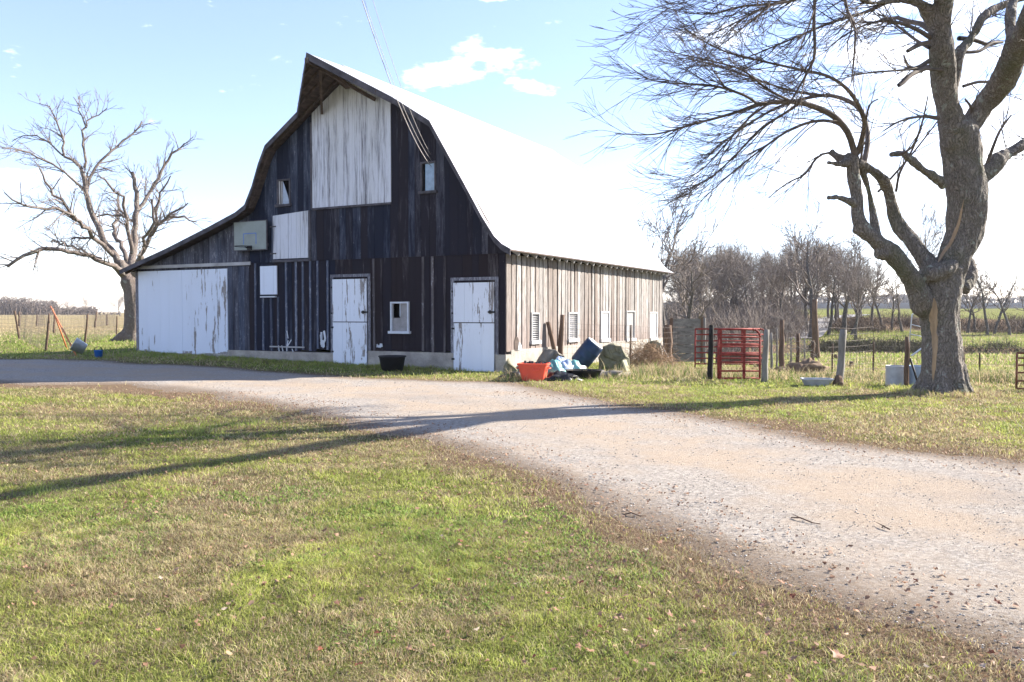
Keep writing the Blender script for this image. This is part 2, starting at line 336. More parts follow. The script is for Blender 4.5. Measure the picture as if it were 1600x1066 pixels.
M['scar']=simple('bare_wood_scar',(.30,.21,.13),.9,.3,14,0,(1,1,.2),.4)
M['twig']=mat_twig('dark_twigs',(.06,.048,.042),(.15,.115,.095)); M['twig2']=mat_twig('dead_tree_twigs',(.11,.09,.08),(.24,.195,.17))
M['twig3']=mat_twig('woodlot_twigs',(.11,.09,.08),(.25,.205,.175)); M['scrubb']=mat_twig('brown_bank_scrub',(.055,.04,.032),(.17,.12,.085)); M['scrubd']=mat_twig('bank_shade_scrub',(.035,.032,.02),(.09,.08,.045)); M['brush']=mat_twig('dry_brush',(.16,.10,.06),(.38,.26,.16))
M['ground']=mat_ground(); M['gravel']=mat_gravel(); M['grass']=mat_vcol('grass_blades'); M['leaf']=mat_vcol('dead_leaf',.25)
M['post']=simple('old_fence_wood',(.13,.085,.06),.95,.5,12,0,(1,1,.15),.6); M['plank']=simple('weathered_planks',(.17,.155,.135),.95,.55,10,0,(.15,1,1),.7); M['postg']=simple('silvered_fence_wood',(.20,.185,.165),.95,.45,12,0,(1,1,.15),.6)
M['postk']=simple('black_tarred_post',(.018,.016,.015),.9,.5,9); M['wire']=simple('rusty_wire',(.16,.13,.11),.6,.3,20,.4,bump=0)
M['rust']=simple('rusted_steel_post',(.10,.065,.045),.85,.4,15); M['red']=simple('red_gate_paint',(.22,.036,.028),.75,.65,11)
M['rustgate']=simple('rusty_gate_pipe',(.17,.07,.045),.8,.4,10); M['steel']=simple('galvanized_steel',(.50,.52,.54),.4,.2,6,.6)
M['tubred']=simple('faded_red_plastic',(.72,.10,.055),.5,.12,4,bump=.05); M['rubber']=simple('black_rubber',(.015,.015,.018),.6,.4,7)
M['barrel']=simple('navy_barrel_plastic',(.018,.035,.075),.35,.3,5); M['blue']=simple('blue_pail_plastic',(.02,.12,.42),.4,.2,6)
M['tarp']=simple('black_plastic_sheet',(.02,.02,.025),.35,.5,6,bump=.8); M['bagt']=simple('teal_plastic_sack',(.13,.30,.29),.45,.3,5,bump=.8)
M['bagb']=simple('pale_blue_plastic_sack',(.27,.33,.47),.45,.3,5,bump=.8); M['stone']=simple('weathered_stone',(.17,.155,.135),.95,.4,5,bump=1)
M['stoned']=simple('mossy_concrete_chunk',(.16,.15,.10),.95,.5,4,bump=1); M['cable']=simple('pale_cable',(.42,.40,.39),.5,.1,5,bump=0)
M['bb']=simple('faded_backboard',(.22,.25,.235),.45,.15,3,bump=0); M['bbline']=simple('backboard_blue_line',(.10,.17,.40),.5,.1,3,bump=0)
M['iron']=simple('black_iron',(.02,.02,.022),.6,.4,8); M['orange']=simple('rusty_orange_pole',(.50,.17,.07),.7,.3,9)
M['whitew']=simple('white_trim_paint',(.52,.55,.60),.6,.12,12,bump=.2); M['tank']=simple('pale_stock_tank',(.36,.37,.39),.6,.25,6,.2)
M['bluetank']=simple('blue_banded_tank',(.25,.33,.45),.45,.2,6,.2); M['dirt']=simple('clay_dirt',(.17,.12,.08),1,.35,8,bump=1)
M['curtain']=simple('dusty_cardboard',(.26,.25,.25),.9,.25,5); M['shut']=simple('aged_white_paint',(.52,.51,.51),.7,.25,14,0,(1,1,.3),.3); M['tin']=simple('grey_sheet_tin',(.42,.42,.44),.6,.25,5,.3)
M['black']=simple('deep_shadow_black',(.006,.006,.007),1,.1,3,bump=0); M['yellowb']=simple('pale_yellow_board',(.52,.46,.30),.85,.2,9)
M['lane']=simple('far_lane_gravel',(.19,.18,.18),.95,.2,2); M['greenbar']=simple('creek_water',(.02,.025,.02),.12,.3,3,bump=.1)
def mat_glass(name,c,r=.12):
    g=NG(name,r); g.b.inputs['Specular IOR Level'].default_value=.9; n=g.noise(g.co(),5,4,.6); g.col(g.mix(g.rng(n,.3,.7),c,tuple(x*1.6 for x in c))); return g.m
M['glass']=mat_glass('dusty_glass',(.13,.15,.19)); M['glassb']=mat_glass('blue_sky_glass',(.10,.15,.20),.2)  # second glass carries the reflected sky in its blue base colour

# ---------------------------------------------------------------- ground and driveway
def poly_sd(x,y,poly):
    x=np.asarray(x,float);y=np.asarray(y,float); d=np.full(x.shape,1e9); ins=np.zeros(x.shape,bool); n=len(poly)
    for i in range(n):
        x0,y0=poly[i];x1,y1=poly[(i+1)%n]; ex,ey=x1-x0,y1-y0; t=np.clip(((x-x0)*ex+(y-y0)*ey)/(ex*ex+ey*ey+1e-12),0,1)
        d=np.minimum(d,np.hypot(x-x0-t*ex,y-y0-t*ey)); c=((y0>y)!=(y1>y))&(x<(x1-x0)*(y-y0)/(y1-y0+1e-12)+x0); ins^=c
    return np.where(ins,-d,d)
def gp(px,py,z=0): return flat(px,py,z)
low=[(-420,597),(-60,597),(200,602),(330,617),(450,641),(560,662),(650,686),(760,716),(870,748),(980,792),(1090,842),(1200,893),(1330,946),(1480,1010),(1700,1110),(2100,1330)]
top=[(2600,860),(1900,748),(1600,722),(1450,706),(1300,692),(1180,664),(1060,647),(950,632),(860,612),(800,600),(700,597),(600,592),(500,588),(380,577),(250,569),(120,564),(0,561),(-420,556)]
def zz(px,py):
    v=gpt(px,py); return (v.x,v.y)
DRIVE=[zz(*p) for p in low+top]
def drive_sd(x,y): return poly_sd(x,y,DRIVE)+(fbm(x,y,1.6,4,11)-.5)*.9
def axis(a,b,d0,grow):
    out=[0.0]; 
    while out[-1]<max(abs(a),abs(b)): out.append(out[-1]+d0+grow*max(0,out[-1]-16))
    return out
xs=axis(0,1500,.2,.06); xs=np.array(sorted(set([-v for v in xs]+xs))); ys=np.array(sorted(set([-v for v in axis(0,60,.8,.3)]+axis(0,1500,.2,.035))))
X,Y=np.meshgrid(xs,ys); Z=gh(X,Y)
sdg=drive_sd(X,Y)
aa=X/np.maximum(Y,1)
leftside=1-ss(-.05,.1,aa)
straw=.28+.5*ss(45,75,Y)*leftside + .12*ss(20,28,Y)*(1-leftside)*(1-ss(30,60,Y))
straw=np.where(Y<20,.30+.25*(fbm(X,Y,2.2,3,5)-.5)*2,straw)
straw+= .5*ss(5.8,3.5,Y)*0
dry=ss(.62,.72,fbm(X,Y,1.3,3,8))*(Y<20); straw=straw+.35*dry
bare=np.clip(1-sdg/1.1,0,1)*.75*(Y<30)+ .55*ss(.60,.75,fbm(X,Y,1.0,3,21))*(Y<16)
# brown thatch beside the drive's lower edge
bare=np.maximum(bare,.8*np.exp(-(np.maximum(sdg,0)/1.2)**2)*(Y<12)*(X>-1)); bare=np.maximum(bare,1.3*np.exp(-(np.maximum(sdg,0)/.9)**2)*(X<-5)*(Y<19))
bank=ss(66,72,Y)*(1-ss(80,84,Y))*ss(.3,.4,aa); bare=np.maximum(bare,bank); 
bare=np.maximum(bare,(ss(46.6,47.2,Y)*(1-ss(48.6,49.4,Y)))*ss(.3,.36,aa)*.9)  # shade on the creek's far bank painted as bare soil
wood=ss(40,48,Y)*(1-ss(110,130,Y))*ss(.12,.2,aa)*(1-ss(.34,.4,aa)); bare=np.maximum(bare,.9*wood)
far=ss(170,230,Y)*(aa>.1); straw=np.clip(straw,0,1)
n0,n1=len(ys),len(xs); idx=np.arange(n0*n1).reshape(n0,n1)
Q=np.stack([idx[:-1,:-1],idx[:-1,1:],idx[1:,1:],idx[1:,:-1]],-1).reshape(-1,4)
me=quad_mesh('ground',np.stack([X,Y,Z],-1).reshape(-1,3),Q,M['ground'],True,4,{'zone':np.stack([straw,bare,far],-1).reshape(-1,3)})
tag(link('ground',me),kind='structure')
# driveway sheet, ragged edge
dx=.09; xa=np.arange(-24,17,dx); ya=np.arange(2.6,32,dx); X,Y=np.meshgrid(xa,ya); S=drive_sd(X,Y)
keep=(S[:-1,:-1]+S[1:,1:])/2+(vnoise(X[:-1,:-1],Y[:-1,:-1],.12,31)-.5)*.35<.45
idx=np.arange(X.size).reshape(X.shape); Q=np.stack([idx[:-1,:-1],idx[:-1,1:],idx[1:,1:],idx[1:,:-1]],-1)[keep]
used,inv=np.unique(Q,return_inverse=True); Xf,Yf,Sf=X.ravel()[used],Y.ravel()[used],S.ravel()[used]
Zf=gh(Xf,Yf)+np.clip(-(Sf-.10)*.035,-.03,.012)+(fbm(Xf,Yf,.35,2,41)-.5)*.014
edge=np.clip(1+Sf/.8,0,1); 
# wheel tracks run along the drive, packed sandy
ruts=.25+.5*np.exp(-((Sf+2.0)/.55)**2)+.4*np.exp(-((Sf+3.7)/.6)**2)
me=quad_mesh('driveway',np.stack([Xf,Yf,Zf],-1),inv.reshape(-1,4),M['gravel'],True,4,{'zone':np.stack([edge,ruts,edge*0],-1)})
tag(link('driveway',me),kind='structure')

# ---------------------------------------------------------------- barn
TH=R(28.1); Cx,Cy=flat(790,588); C3=Vector((Cx,Cy,0)); RB=Matrix.Translation(C3)@Matrix.Rotation(-TH,4,'Z')
barn=empty('gambrel_barn',C3,'weathered black and white gambrel barn with white metal roof, pointed hay hood and lean-to','barn',rz=-TH)
LB=12.8
rnd=random.Random(7)
def lin(tab,x):
    for (x0,z0),(x1,z1) in zip(tab,tab[1:]):
        if x0<=x<=x1: return z0+(z1-z0)*(x-x0)/(x1-x0)
    return tab[0][1] if x<tab[0][0] else tab[-1][1]
RP=[(-14.3,3.02),(-12.0,3.66),(-10.2,4.22),(-9.0,4.62),(-8.62,4.82),(-8.32,5.35),(-8.05,6.0),(-7.78,6.5),(-4.9,8.42),(-2.03,6.6),(-.95,4.85),(-.45,4.02),(-.1,3.52),(.12,3.32),(.36,3.19)]
RT=[(x,z-.10) for x,z in RP]       # underside
OPEN=[(-7.69,-7.17,4.8,5.56),(-2.57,-2.08,4.84,5.64),(-3.58,-2.97,1.1,1.92)]
def boards(xa,xb,zlo,zhi,wmin,wmax,y0,th,tone,openings=(),gap=.008,rag=0,tops=None):
    mb=MB(); brk=sorted(set([xa,xb]+[v for o in openings for v in o[:2] if xa<v<xb])); xsb=[]
    for a,b in zip(brk,brk[1:]):
        n=max(1,round((b-a)/rnd.uniform(wmin,wmax))); e=[a+(b-a)*(i/n)+(rnd.uniform(-.2,.2)*(b-a)/n if 0<i<n else 0) for i in range(n+1)]; xsb+=list(zip(e,e[1:]))
    for a,b in xsb:
        j=rnd.uniform(-.004,.004); c=tone((a+b)/2); lo=zlo((a+b)/2)+(rnd.uniform(-rag,rag) if rag else 0)
        segs=[(lo,None)]
        for o in openings:
            if a<o[1]-1e-6 and b>o[0]+1e-6:
                ns=[]
                for s0,s1 in segs:
                    t1=s1 if s1 is not None else 99
                    if o[2]>s0 and o[2]<t1: ns.append((s0,o[2]))
                    if o[3]<t1 and o[3]>s0: ns.append((o[3],s1))
                    if o[2]>=t1 or o[3]<=s0: ns.append((s0,s1))
                segs=ns
        for s0,s1 in segs:
            za=zhi(a) if s1 is None else s1; zb=zhi(b) if s1 is None else s1
            if min(za,zb)<=s0+.02: continue
            a2,b2=a+gap*rnd.uniform(.2,1),b-gap*rnd.uniform(.2,1); y=y0+j
            mb.prism8([(a2,y-th,s0),(b2,y-th,s0),(b2,y,s0),(a2,y,s0),(a2,y-th,za),(b2,y-th,zb),(b2,y,zb),(a2,y,za)],c)
    return mb
def tone_up(x):
    if x<-8.78: return (rnd.uniform(.18,.36),rnd.uniform(.5,.8),rnd.random())
    if x<-6.3: return (rnd.uniform(-.10,.18),rnd.uniform(.85,1),rnd.random())
    return (rnd.uniform(-.08,.17),rnd.uniform(.3,.95),rnd.random())
def tone_lo(x):
    if x<-8.78: return (rnd.uniform(.15,.33),rnd.uniform(.6,.95),rnd.random())
    return (rnd.uniform(-.22,.06),rnd.uniform(.2,.9) if x<-5.4 else rnd.uniform(0,.35),rnd.random())
roofz=lambda x: lin(RT,x)-.02
wl=[(-14.07,.27),(-9.8,.33),(-8.8,.42),(-6.1,.54),(0,.58)]
up=boards(-14.07,0,lambda x:3.13,lambda x:min(roofz(x),20),.20,.30,0,.025,tone_up,OPEN,.006)
up.build('upper_wall',M['dark'],barn)
lo=boards(-9.8,0,lambda x:lin(wl,x),lambda x:3.16,.22,.32,.03,.025,tone_lo,OPEN,.006,.03)
lo.box((-14.07,.005,.2),(-13.93,.055,3.0),(.5,.35,.3)); lo.box((-14.0,.03,3.0),(-9.8,.055,3.16),(.2,.6,.4))
lo.box((-.13,-.012,.45),(.0,.004,3.12),(.02,.3,.7))
lo.build('lower_wall',M['dark'],barn)
bt=MB(); x=-8.62
while x<-.3:
    if not(-5.8<x<-4.2 or -1.75<x<-.15 or -3.75<x<-2.8):
        z1=3.12; zl=lin(wl,x)+rnd.uniform(-.02,.05); lean=rnd.uniform(-.02,.02)
        if -8.45<x<-7.65: z1=2.1
        for (a,b) in ([(zl,z1)]):
            bt.prism8([(x-.035+lean,-.018,a),(x+.035+lean,-.018,a),(x+.035+lean,.005,a),(x-.035+lean,.005,a),(x-.035,-.018,b),(x+.035,-.018,b),(x+.035,.005,b),(x-.035,.005,b)],(rnd.uniform(.25,.5) if x<-5.8 else rnd.uniform(.0,.4),.95 if x<-5.8 else .15,rnd.random()))
    x+=rnd.uniform(.26,.40)
each(bt,'batten',M['dark'],barn)
# foundation
fd=MB(); ys_=-.04
fd.box((-14.05,ys_+.02,-.3),(-9.8,.25,.34)); fd.box((-9.8,ys_,-.3),(-5.5,.25,.47)); fd.box((-4.35,ys_,-.3),(-1.55,.25,.56)); fd.box((-.28,ys_,-.3),(.03,.25,.55)); fd.box((-5.5,.06,-.3),(-4.35,.25,.5)); fd.box((-1.55,.06,-.3),(-.28,.25,.55))
fd.box((-.2,.25,-.4),(.03,LB,.66)); fd.build('foundation',M['conc'],barn)
st=MB(); st.box((-1.75,-.75,-.1),(.1,-.045,.035)); st.build('door_step',M['conc'],barn)
# lean-to and far walls
bw=MB(); bx=boards(-14.07,0,lambda x:.2,roofz,.25,.3,LB,.025,tone_up,(),.006); bx.build('back_wall',M['dark'],barn)
sw=MB(); y=0.05
while y<LB:
    w_=rnd.uniform(.22,.3); sw.box((-14.07,y,.1),(-14.045,y+w_-.006,3.0),tone_up(-10)); y+=w_
sw.build('lean_to_wall',M['dark'],barn)
# sunlit side wall
SO=[(1.41,1.92,.84,1.63,'louvre'),(3.84,4.55,.82,1.64,'louvre'),(6.39,7.13,.75,1.67,'white'),(8.74,9.61,.70,1.70,'pane'),(11.27,12.12,.66,1.66,'white')]
sm_=MB(); y=.02
brks=sorted([v for o in SO for v in o[:2]])
while y<LB-.05:
    w_=rnd.uniform(.20,.33); y2=min(y+w_,LB)
    for b in brks:
        if y<b<y2+.06: y2=b
    if y2<=y+.01: y=y2+.001; continue
    gapb=rnd.choice([.01,.03,.05,.08,.10]); gapt=rnd.choice([.015,.04,.06,.085]); 
    c=(rnd.random()**1.4,rnd.random(),rnd.random()); zl=.64-.004*y+rnd.uniform(-.05,.03)
    op=[o for o in SO if y<o[1]-.01 and y2>o[0]+.01]
    segs=[(zl,3.12)] if not op else [(zl,op[0][2]),(op[0][3],3.12)]
    xo=rnd.uniform(0,.014)
    for s0,s1 in segs:
        if s1-s0<.03: continue
        def gp_(z): t=(z-zl)/(3.12-zl); return gapb*(1-t)+gapt*t
        sm_.prism8([(xo-.02,y,s0),(xo+.006,y,s0),(xo+.006,max(y2-gp_(s0),y+.02),s0),(xo-.02,max(y2-gp_(s0),y+.02),s0),(xo-.02,y,s1),(xo+.006,y,s1),(xo+.006,max(y2-gp_(s1),y+.02),s1),(xo-.02,max(y2-gp_(s1),y+.02),s1)],c)
    y=y2
sm_.build('side_wall',M['light'],barn)
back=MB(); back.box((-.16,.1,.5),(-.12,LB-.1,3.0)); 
back.build('gap_shade_sheet',M['black'],barn)  # black sheet added so the gaps between boards read as shade
for a,b,z0,z1,k in SO:
    fr=MB(); t=.05
    fr.box((-.06,a+.002,z0),(.035,a+t,z1)); fr.box((-.06,b-t,z0),(.035,b-.002,z1)); fr.box((-.06,a+t,z1-t),(.035,b-t,z1-.002))
    fo=fr.build('side_window',M['trim'] if k!='white' else M['shut'],barn)
    sl_=MB(); sl_.box((-.06,a-.04,z0-.07),(.07,b+.04,z0+.03)); sl_.build('sill',M['shut'],fo)
    p=MB()
    if k=='louvre':
        z=z0+.05
        while z<z1-.06: p.bar((-.02,a+t,z+.02),(-.02,b-t,z+.02),.06,.006,up=(.22,0,1)); z+=.06
        p.build('louvre_slats',M['shut'],fo); p=MB(); p.box((-.075,a+t,z0+.03),(-.06,b-t,z1-t)); p.build('backing',M['tin'],fo)
    elif k=='white': p.box((-.02,a+t,z0+.03),(0,b-t,z1-t)); p.build('window_shutter',M['shut'],fo)
    else:
        p.box((-.02,a+t,z0+.03),(-.01,b-t,z1-t)); p.build('pane',M['curtain'],fo)
hole=MB(); hole.add([(.03,.42,.62),(.03,.75,.62),(.03,.72,.80),(.03,.62,.98),(.03,.5,1.0),(.03,.43,.86)],[(0,1,2,3,4,5)]); hole.add([(.035,.62,.64),(.035,.86,.64),(.035,.80,.78),(.035,.68,.86)],[(0,1,2,3)],m=1)
hole.build('broken_board_patch',[M['soffit'],M['whitew']],barn)
# roof skin
rf=MB(); th=.035
Y0,Y1=-.40,LB+.30
n=len(RP)
for i in range(n-1):
    (xa_,za),(xb_,zb)=RP[i],RP[i+1]
    ny=10
    for k in range(ny):
        ya_=Y0+(Y1-Y0)*k/ny; yb_=Y0+(Y1-Y0)*(k+1)/ny
        rf.add([(xa_,ya_,za),(xb_,ya_,zb),(xb_,yb_,zb),(xa_,yb_,za)],[(0,1,2,3)]) 
        rf.add([(xa_,ya_,za-th),(xb_,ya_,zb-th),(xb_,yb_,zb-th),(xa_,yb_,za-th)],[(3,2,1,0)],m=1)
    for y in (Y0,Y1): rf.add([(xa_,y,za-th),(xb_,y,zb-th),(xb_,y,zb),(xa_,y,za)],[(0,1,2,3)],m=1)
for (x,z) in (RP[0],RP[-1]): rf.add([(x,Y0,z-th),(x,Y1,z-th),(x,Y1,z),(x,Y0,z)],[(0,1,2,3)],m=1)
# hay hood: two triangles running out to the tip
tip=(-4.9,-1.82,8.38); HA=(-6.55,Y0,lin(RP,-6.55)); HB=(-3.2,Y0,lin(RP,-3.2)); RDG=(-4.9,Y0,8.42)
for P_,Q_ in ((HA,RDG),(RDG,HB)):
    rf.add([tip,P_,Q_],[(0,1,2)]); d=(0,0,-.04); t2=[tuple(a+b for a,b in zip(v,d)) for v in (tip,P_,Q_)]
    rf.add(t2,[(2,1,0)],m=1)
roof=rf.build('roof',[M['roof'],M['soffit']],barn)
rk=MB()
def rake(y,a,b,dz=.15): rk.prism8([(a[0],y-.03,a[1]-dz),(b[0],y-.03,b[1]-dz),(b[0],y-.003,b[1]-dz),(a[0],y-.003,a[1]-dz),(a[0],y-.03,a[1]+.012),(b[0],y-.03,b[1]+.012),(b[0],y-.003,b[1]+.012),(a[0],y-.003,a[1]+.012)])
for i in range(n-1):
    a,b=RP[i],RP[i+1]
    if a[0]>=-7.79 and b[0]<=-2.0:
        if a[0]<-5: rake(Y0,a,(-6.55,lin(RP,-6.55)))
        if b[0]>-4: rake(Y0,(-3.2,lin(RP,-3.2)),b)
    else: rake(Y0,a,b,.15 if a[0]>-8.7 else .13)
for P_ in (HA,HB):
    a=Vector(tip)+Vector((0,-.02,0)); b=Vector(P_)+Vector((0,-.02,0)); dn=Vector((0,0,-.17)); o=Vector((0,.03,0))
    u=Vector((0,0,.014)); rk.prism8([a+dn,b+dn,b+dn+o,a+dn+o,a+u,b+u,b+u+o,a+u+o])
rk.build('rake_boards',M['rake'],roof)
hb=MB()
hb.bar((-4.9,-1.85,8.18),(-4.9,.1,8.14),.10,.14); hb.bar((-4.9,-1.3,8.1),(-5.9,-.1,7.3),.07,.09); hb.bar((-4.9,-1.3,8.1),(-4.0,-.1,7.45),.07,.09); hb.bar((-4.9,-.55,8.02),(-4.9,-.15,7.9),.16,.12)
for t in (.3,.55,.8):
    for P_ in (HA,HB):
        a=Vector(tip).lerp(RDG,t); b=Vector(tip).lerp(Vector(P_),t); hb.bar(a+Vector((0,0,-.09)),b+Vector((0,0,-.09)),.06,.08)
for x0,x1 in ((-14.25,-8.7),(-8.6,-7.8),(-7.7,-5.0),(-4.8,-2.1),(-1.95,-.1)):
    for y in (-.22,): hb.bar((x0,y,lin(RP,x0)-.10),(x1,y,lin(RP,x1)-.10),.06,.07)
hb.build('hood_timbers',M['soffit'],roof)
rt=MB(); y=.12
for i in range(26):
    yy=.18+i*(LB-.4)/25; rt.bar((-.35,yy,3.52),(.30,yy,3.10),.05,.09)
rt.build('rafter_tails',M['trim'],roof)
rc=MB(); rc.prism8([(-5.05,Y0,8.335),(-4.9,Y0,8.43),(-4.9,Y1,8.43),(-5.05,Y1,8.335),(-5.05,Y0,8.345),(-4.9,Y0,8.445),(-4.9,Y1,8.445),(-5.05,Y1,8.345)]); rc.prism8([(-4.9,Y0,8.43),(-4.75,Y0,8.335),(-4.75,Y1,8.335),(-4.9,Y1,8.43),(-4.9,Y0,8.445),(-4.75,Y0,8.345),(-4.75,Y1,8.345),(-4.9,Y1,8.445)]); rc.build('ridge_cap',M['roof'],roof)
# hay door: large white panel up to the rafters
OPH=[]
def panel(name,xa,xb,z0f,z1f,y,th,mat,wmin=.14,wmax=.22,peel=(0,.5),gap=.004):
    return boards(xa,xb,z0f,z1f,wmin,wmax,y,th,lambda x:(rnd.uniform(*peel)+(max(0,(x+12.2))*.11 if name=='sliding_door' else 0),rnd.random(),rnd.random()),(),gap).build(name,mat,barn)
panel('hay_door',-6.31,-3.53,lambda x:4.64,lambda x:lin(RT,x)-.03,-.03,.025,M['hay'],.09,.13,(0,.45),.002)
hd=MB(); hd.box((-6.31,-.075,4.58),(-3.53,-.03,4.635)); hd.box((-6.38,-.06,4.6),(-6.315,-.026,7.1)); hd.build('hay_door_rail',M['rake'],barn)
p1=panel('loft_shutter',-7.85,-6.49,lambda x:3.22,lambda x:4.5+(x+7.85)*.06,-.03,.025,M['hay'],.13,.18,(0,.4),.005)
hg=MB(); hg.box((-7.97,-.062,4.16),(-7.72,-.056,4.20)); hg.box((-7.97,-.062,3.36),(-7.72,-.056,3.40)); hg.box((-6.48,-.05,3.15),(-6.40,-.027,4.58)); hg.box((-7.9,-.06,3.12),(-6.4,-.027,3.19)); each(hg,'hinge_strap',M['rake'],p1)
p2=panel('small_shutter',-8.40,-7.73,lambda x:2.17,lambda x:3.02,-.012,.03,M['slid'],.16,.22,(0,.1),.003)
sl=MB(); sl.box((-8.38,-.07,2.08),(-7.78,.0,2.12)); sl.build('sill',M['whitew'],p2)
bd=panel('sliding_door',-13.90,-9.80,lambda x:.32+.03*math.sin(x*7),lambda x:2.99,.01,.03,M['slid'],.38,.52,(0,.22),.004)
fv=MB()
for x in np.arange(-13.9,-9.82,.13): fv.box((x,-.0195,.24),(x+.122,.0,.36+.06*rnd.random()),(.9,.5,rnd.random()))
fv.build('rotten_foot',M['peel'],bd)
tb=MB(); tb.box((-13.98,-.06,3.07),(-8.78,-.026,3.17)); tb.build('door_track_board',M['trim'],barn)
def dutch(xa,xb,z0,zm,z1,xo):
    d=empty_child('dutch_door',barn)
    for za,zb,nm in ((z0,zm-.012,'lower_leaf'),(zm+.012,z1,'upper_leaf')):
        b=boards(xa,xb,lambda x:za,lambda x:zb,.25,.42,-.045,.03,lambda x:(rnd.uniform(.1,.55),.5,rnd.random()),(),.003); o=b.build(nm,M['peel'],d)
        if nm=='upper_leaf':
            la=MB(); la.box((xb-.17,-.095,za+.24),(xb+.03,-.078,za+.29)); la.box((xb-.13,-.11,za+.22),(xb-.08,-.078,za+.31)); la.build('latch',M['iron'],o)
    hg=MB()
    for z in (z0+.35,zm-.18,zm+.22,z1-.25): hg.box((xa-.06,-.055,z),(xa+.03,-.077,z+.05))
    each(hg,'hinge',M['iron'],d)
    fr=MB(); fr.box((xa-.11,-.03,z0),(xa-.012,.0,z1+.06)); fr.box((xb+.012,-.03,z0),(xb+.10,.0,z1+.06)); fr.box((xa-.11,-.035,z1+.06),(xb+.10,.0,z1+.14)); 
    fr.build('frame',M['dark'],d); return d
def empty_child(name,parent):
    o=bpy.data.objects.new(name,None); COL.objects.link(o); o.parent=parent; return o
dutch(-5.58,-4.37,.14,1.36,2.57,0); dutch(-1.52,-.30,.03,1.36,2.40,0)
# windows
def window(xa,xb,z0,z1,mat,kind):
    fr=MB(); t=.045
    fr.box((xa,-.05,z0),(xa+t,.05,z1)); fr.box((xb-t,-.05,z0),(xb,.05,z1)); fr.box((xa+t,-.05,z1-t),(xb-t,.05,z1)); fr.box((xa-.05,-.09,z0-.05),(xb+.05,.05,z0+.02))
    f=fr.build('window',mat,barn); p=MB()
    xi0,xi1,zi0,zi1=xa+t,xb-t,z0+.02,z1-t
    if kind=='broken':
        p.add([(xi0+.13,.01,zi0),(xi1-.02,.01,zi0),(xi1-.09,.01,zi0+.25),(xi0+.15,.01,zi1)],[(0,1,2,3)]); p.build('pane',M['glass'],f)
        q=MB(); q.box((xi0,-.01,zi0),(xi0+.06,.0,zi1)); q.box((xi0+.09,-.0,zi0),(xi0+.13,.02,zi1)); q.build('mullion',M['trim'],f)
    elif kind=='whole':
        p.add([(xi0+.08,.01,zi0),(xi1,.01,zi0),(xi1,.01,zi1),(xi0+.08,.01,zi1)],[(0,1,2,3)]); p.build('pane',M['glassb'],f)
    else:
        p.add([(xi0,.012,zi0),(xi1,.012,zi0),(xi1,.012,zi1),(xi0+.24,.012,zi1),(xi0+.24,.012,zi0+.36),(xi0,.012,zi0+.36)],[(0,1,2,3,4,5)]); p.build('cardboard',M['curtain'],f)
        q=MB(); q.box((xi0+.245,-.005,zi0+.4),(xi0+.265,.01,zi1)); q.build('mullion',M['whitew'],f)
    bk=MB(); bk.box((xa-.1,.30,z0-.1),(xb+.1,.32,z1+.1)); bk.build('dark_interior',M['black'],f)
window(-7.69,-7.17,4.8,5.56,M['rake'],'broken'); window(-2.57,-2.08,4.84,5.64,M['rake'],'whole'); window(-3.58,-2.97,1.1,1.92,M['whitew'],'card')
# paint remnants and marks low on the wall
pr=MB()
def blot(x,z,w_,h_,seed,y=-.022):
    r_=random.Random(seed); k=9; pts=[(x+w_/2*math.cos(a)*r_.uniform(.6,1.1),y,z+h_/2*math.sin(a)*r_.uniform(.6,1.1)) for a in [i*2*math.pi/k for i in range(k)]]; pr.add(pts,[tuple(range(k))])
def stroke(pts,w_=.03,y=-.022):
    for (a,b),(c,d) in zip(pts,pts[1:]): pr.bar((a,y,b),(c,y,d),w_,.006,up=(0,1,0))
def fp(px,py):
    r=ray(px,py); n_=Vector((math.sin(TH),math.cos(TH),0)); k=C3.dot(n_)/r.dot(n_); p=r*k+Vector((0,0,HC)); q=RB.inverted()@p; return q.x,q.z
for sx in ([(503,519),(503,530)],[(507,517),(509,530),(504,541)],[(502,523),(504,542)]): stroke([fp(*q) for q in sx],.07)
blot(*fp(505,537),.2,.26,4)
for sx in ([(449,517),(451,529)],[(456,531),(450,541)],[(451,532),(449,543)],[(436,540),(437,549)],[(441,540),(443,549)],[(449,543),(449,549)],[(457,545),(459,550)]): stroke([fp(*q) for q in sx],.03)
for sx in ([(590,543),(590,538),(593,543)],[(594,543),(595,537),(597,541),(594,543)],[(597,537),(598,542)]): stroke([fp(*q) for q in sx],.035)
blot(*fp(595,540.5),.17,.07,8)
each(pr,'paint_mark',M['whitew'],barn)
lg=MB(); a=fp(423,541); b=fp(477,545); lg.box((a[0],-.045,a[1]-.03),(b[0],-.024,a[1]+.01)); lg.build('ledge_board',M['trim'],barn)

def side_pt(px,py,off=.4):
    r=ray(px,py); n_=Vector((math.cos(TH),-math.sin(TH),0)); k=(C3.dot(n_)+off)/r.dot(n_); return r*k+Vector((0,0,HC))
def yaw(o,a): o.rotation_euler[2]=a; return o
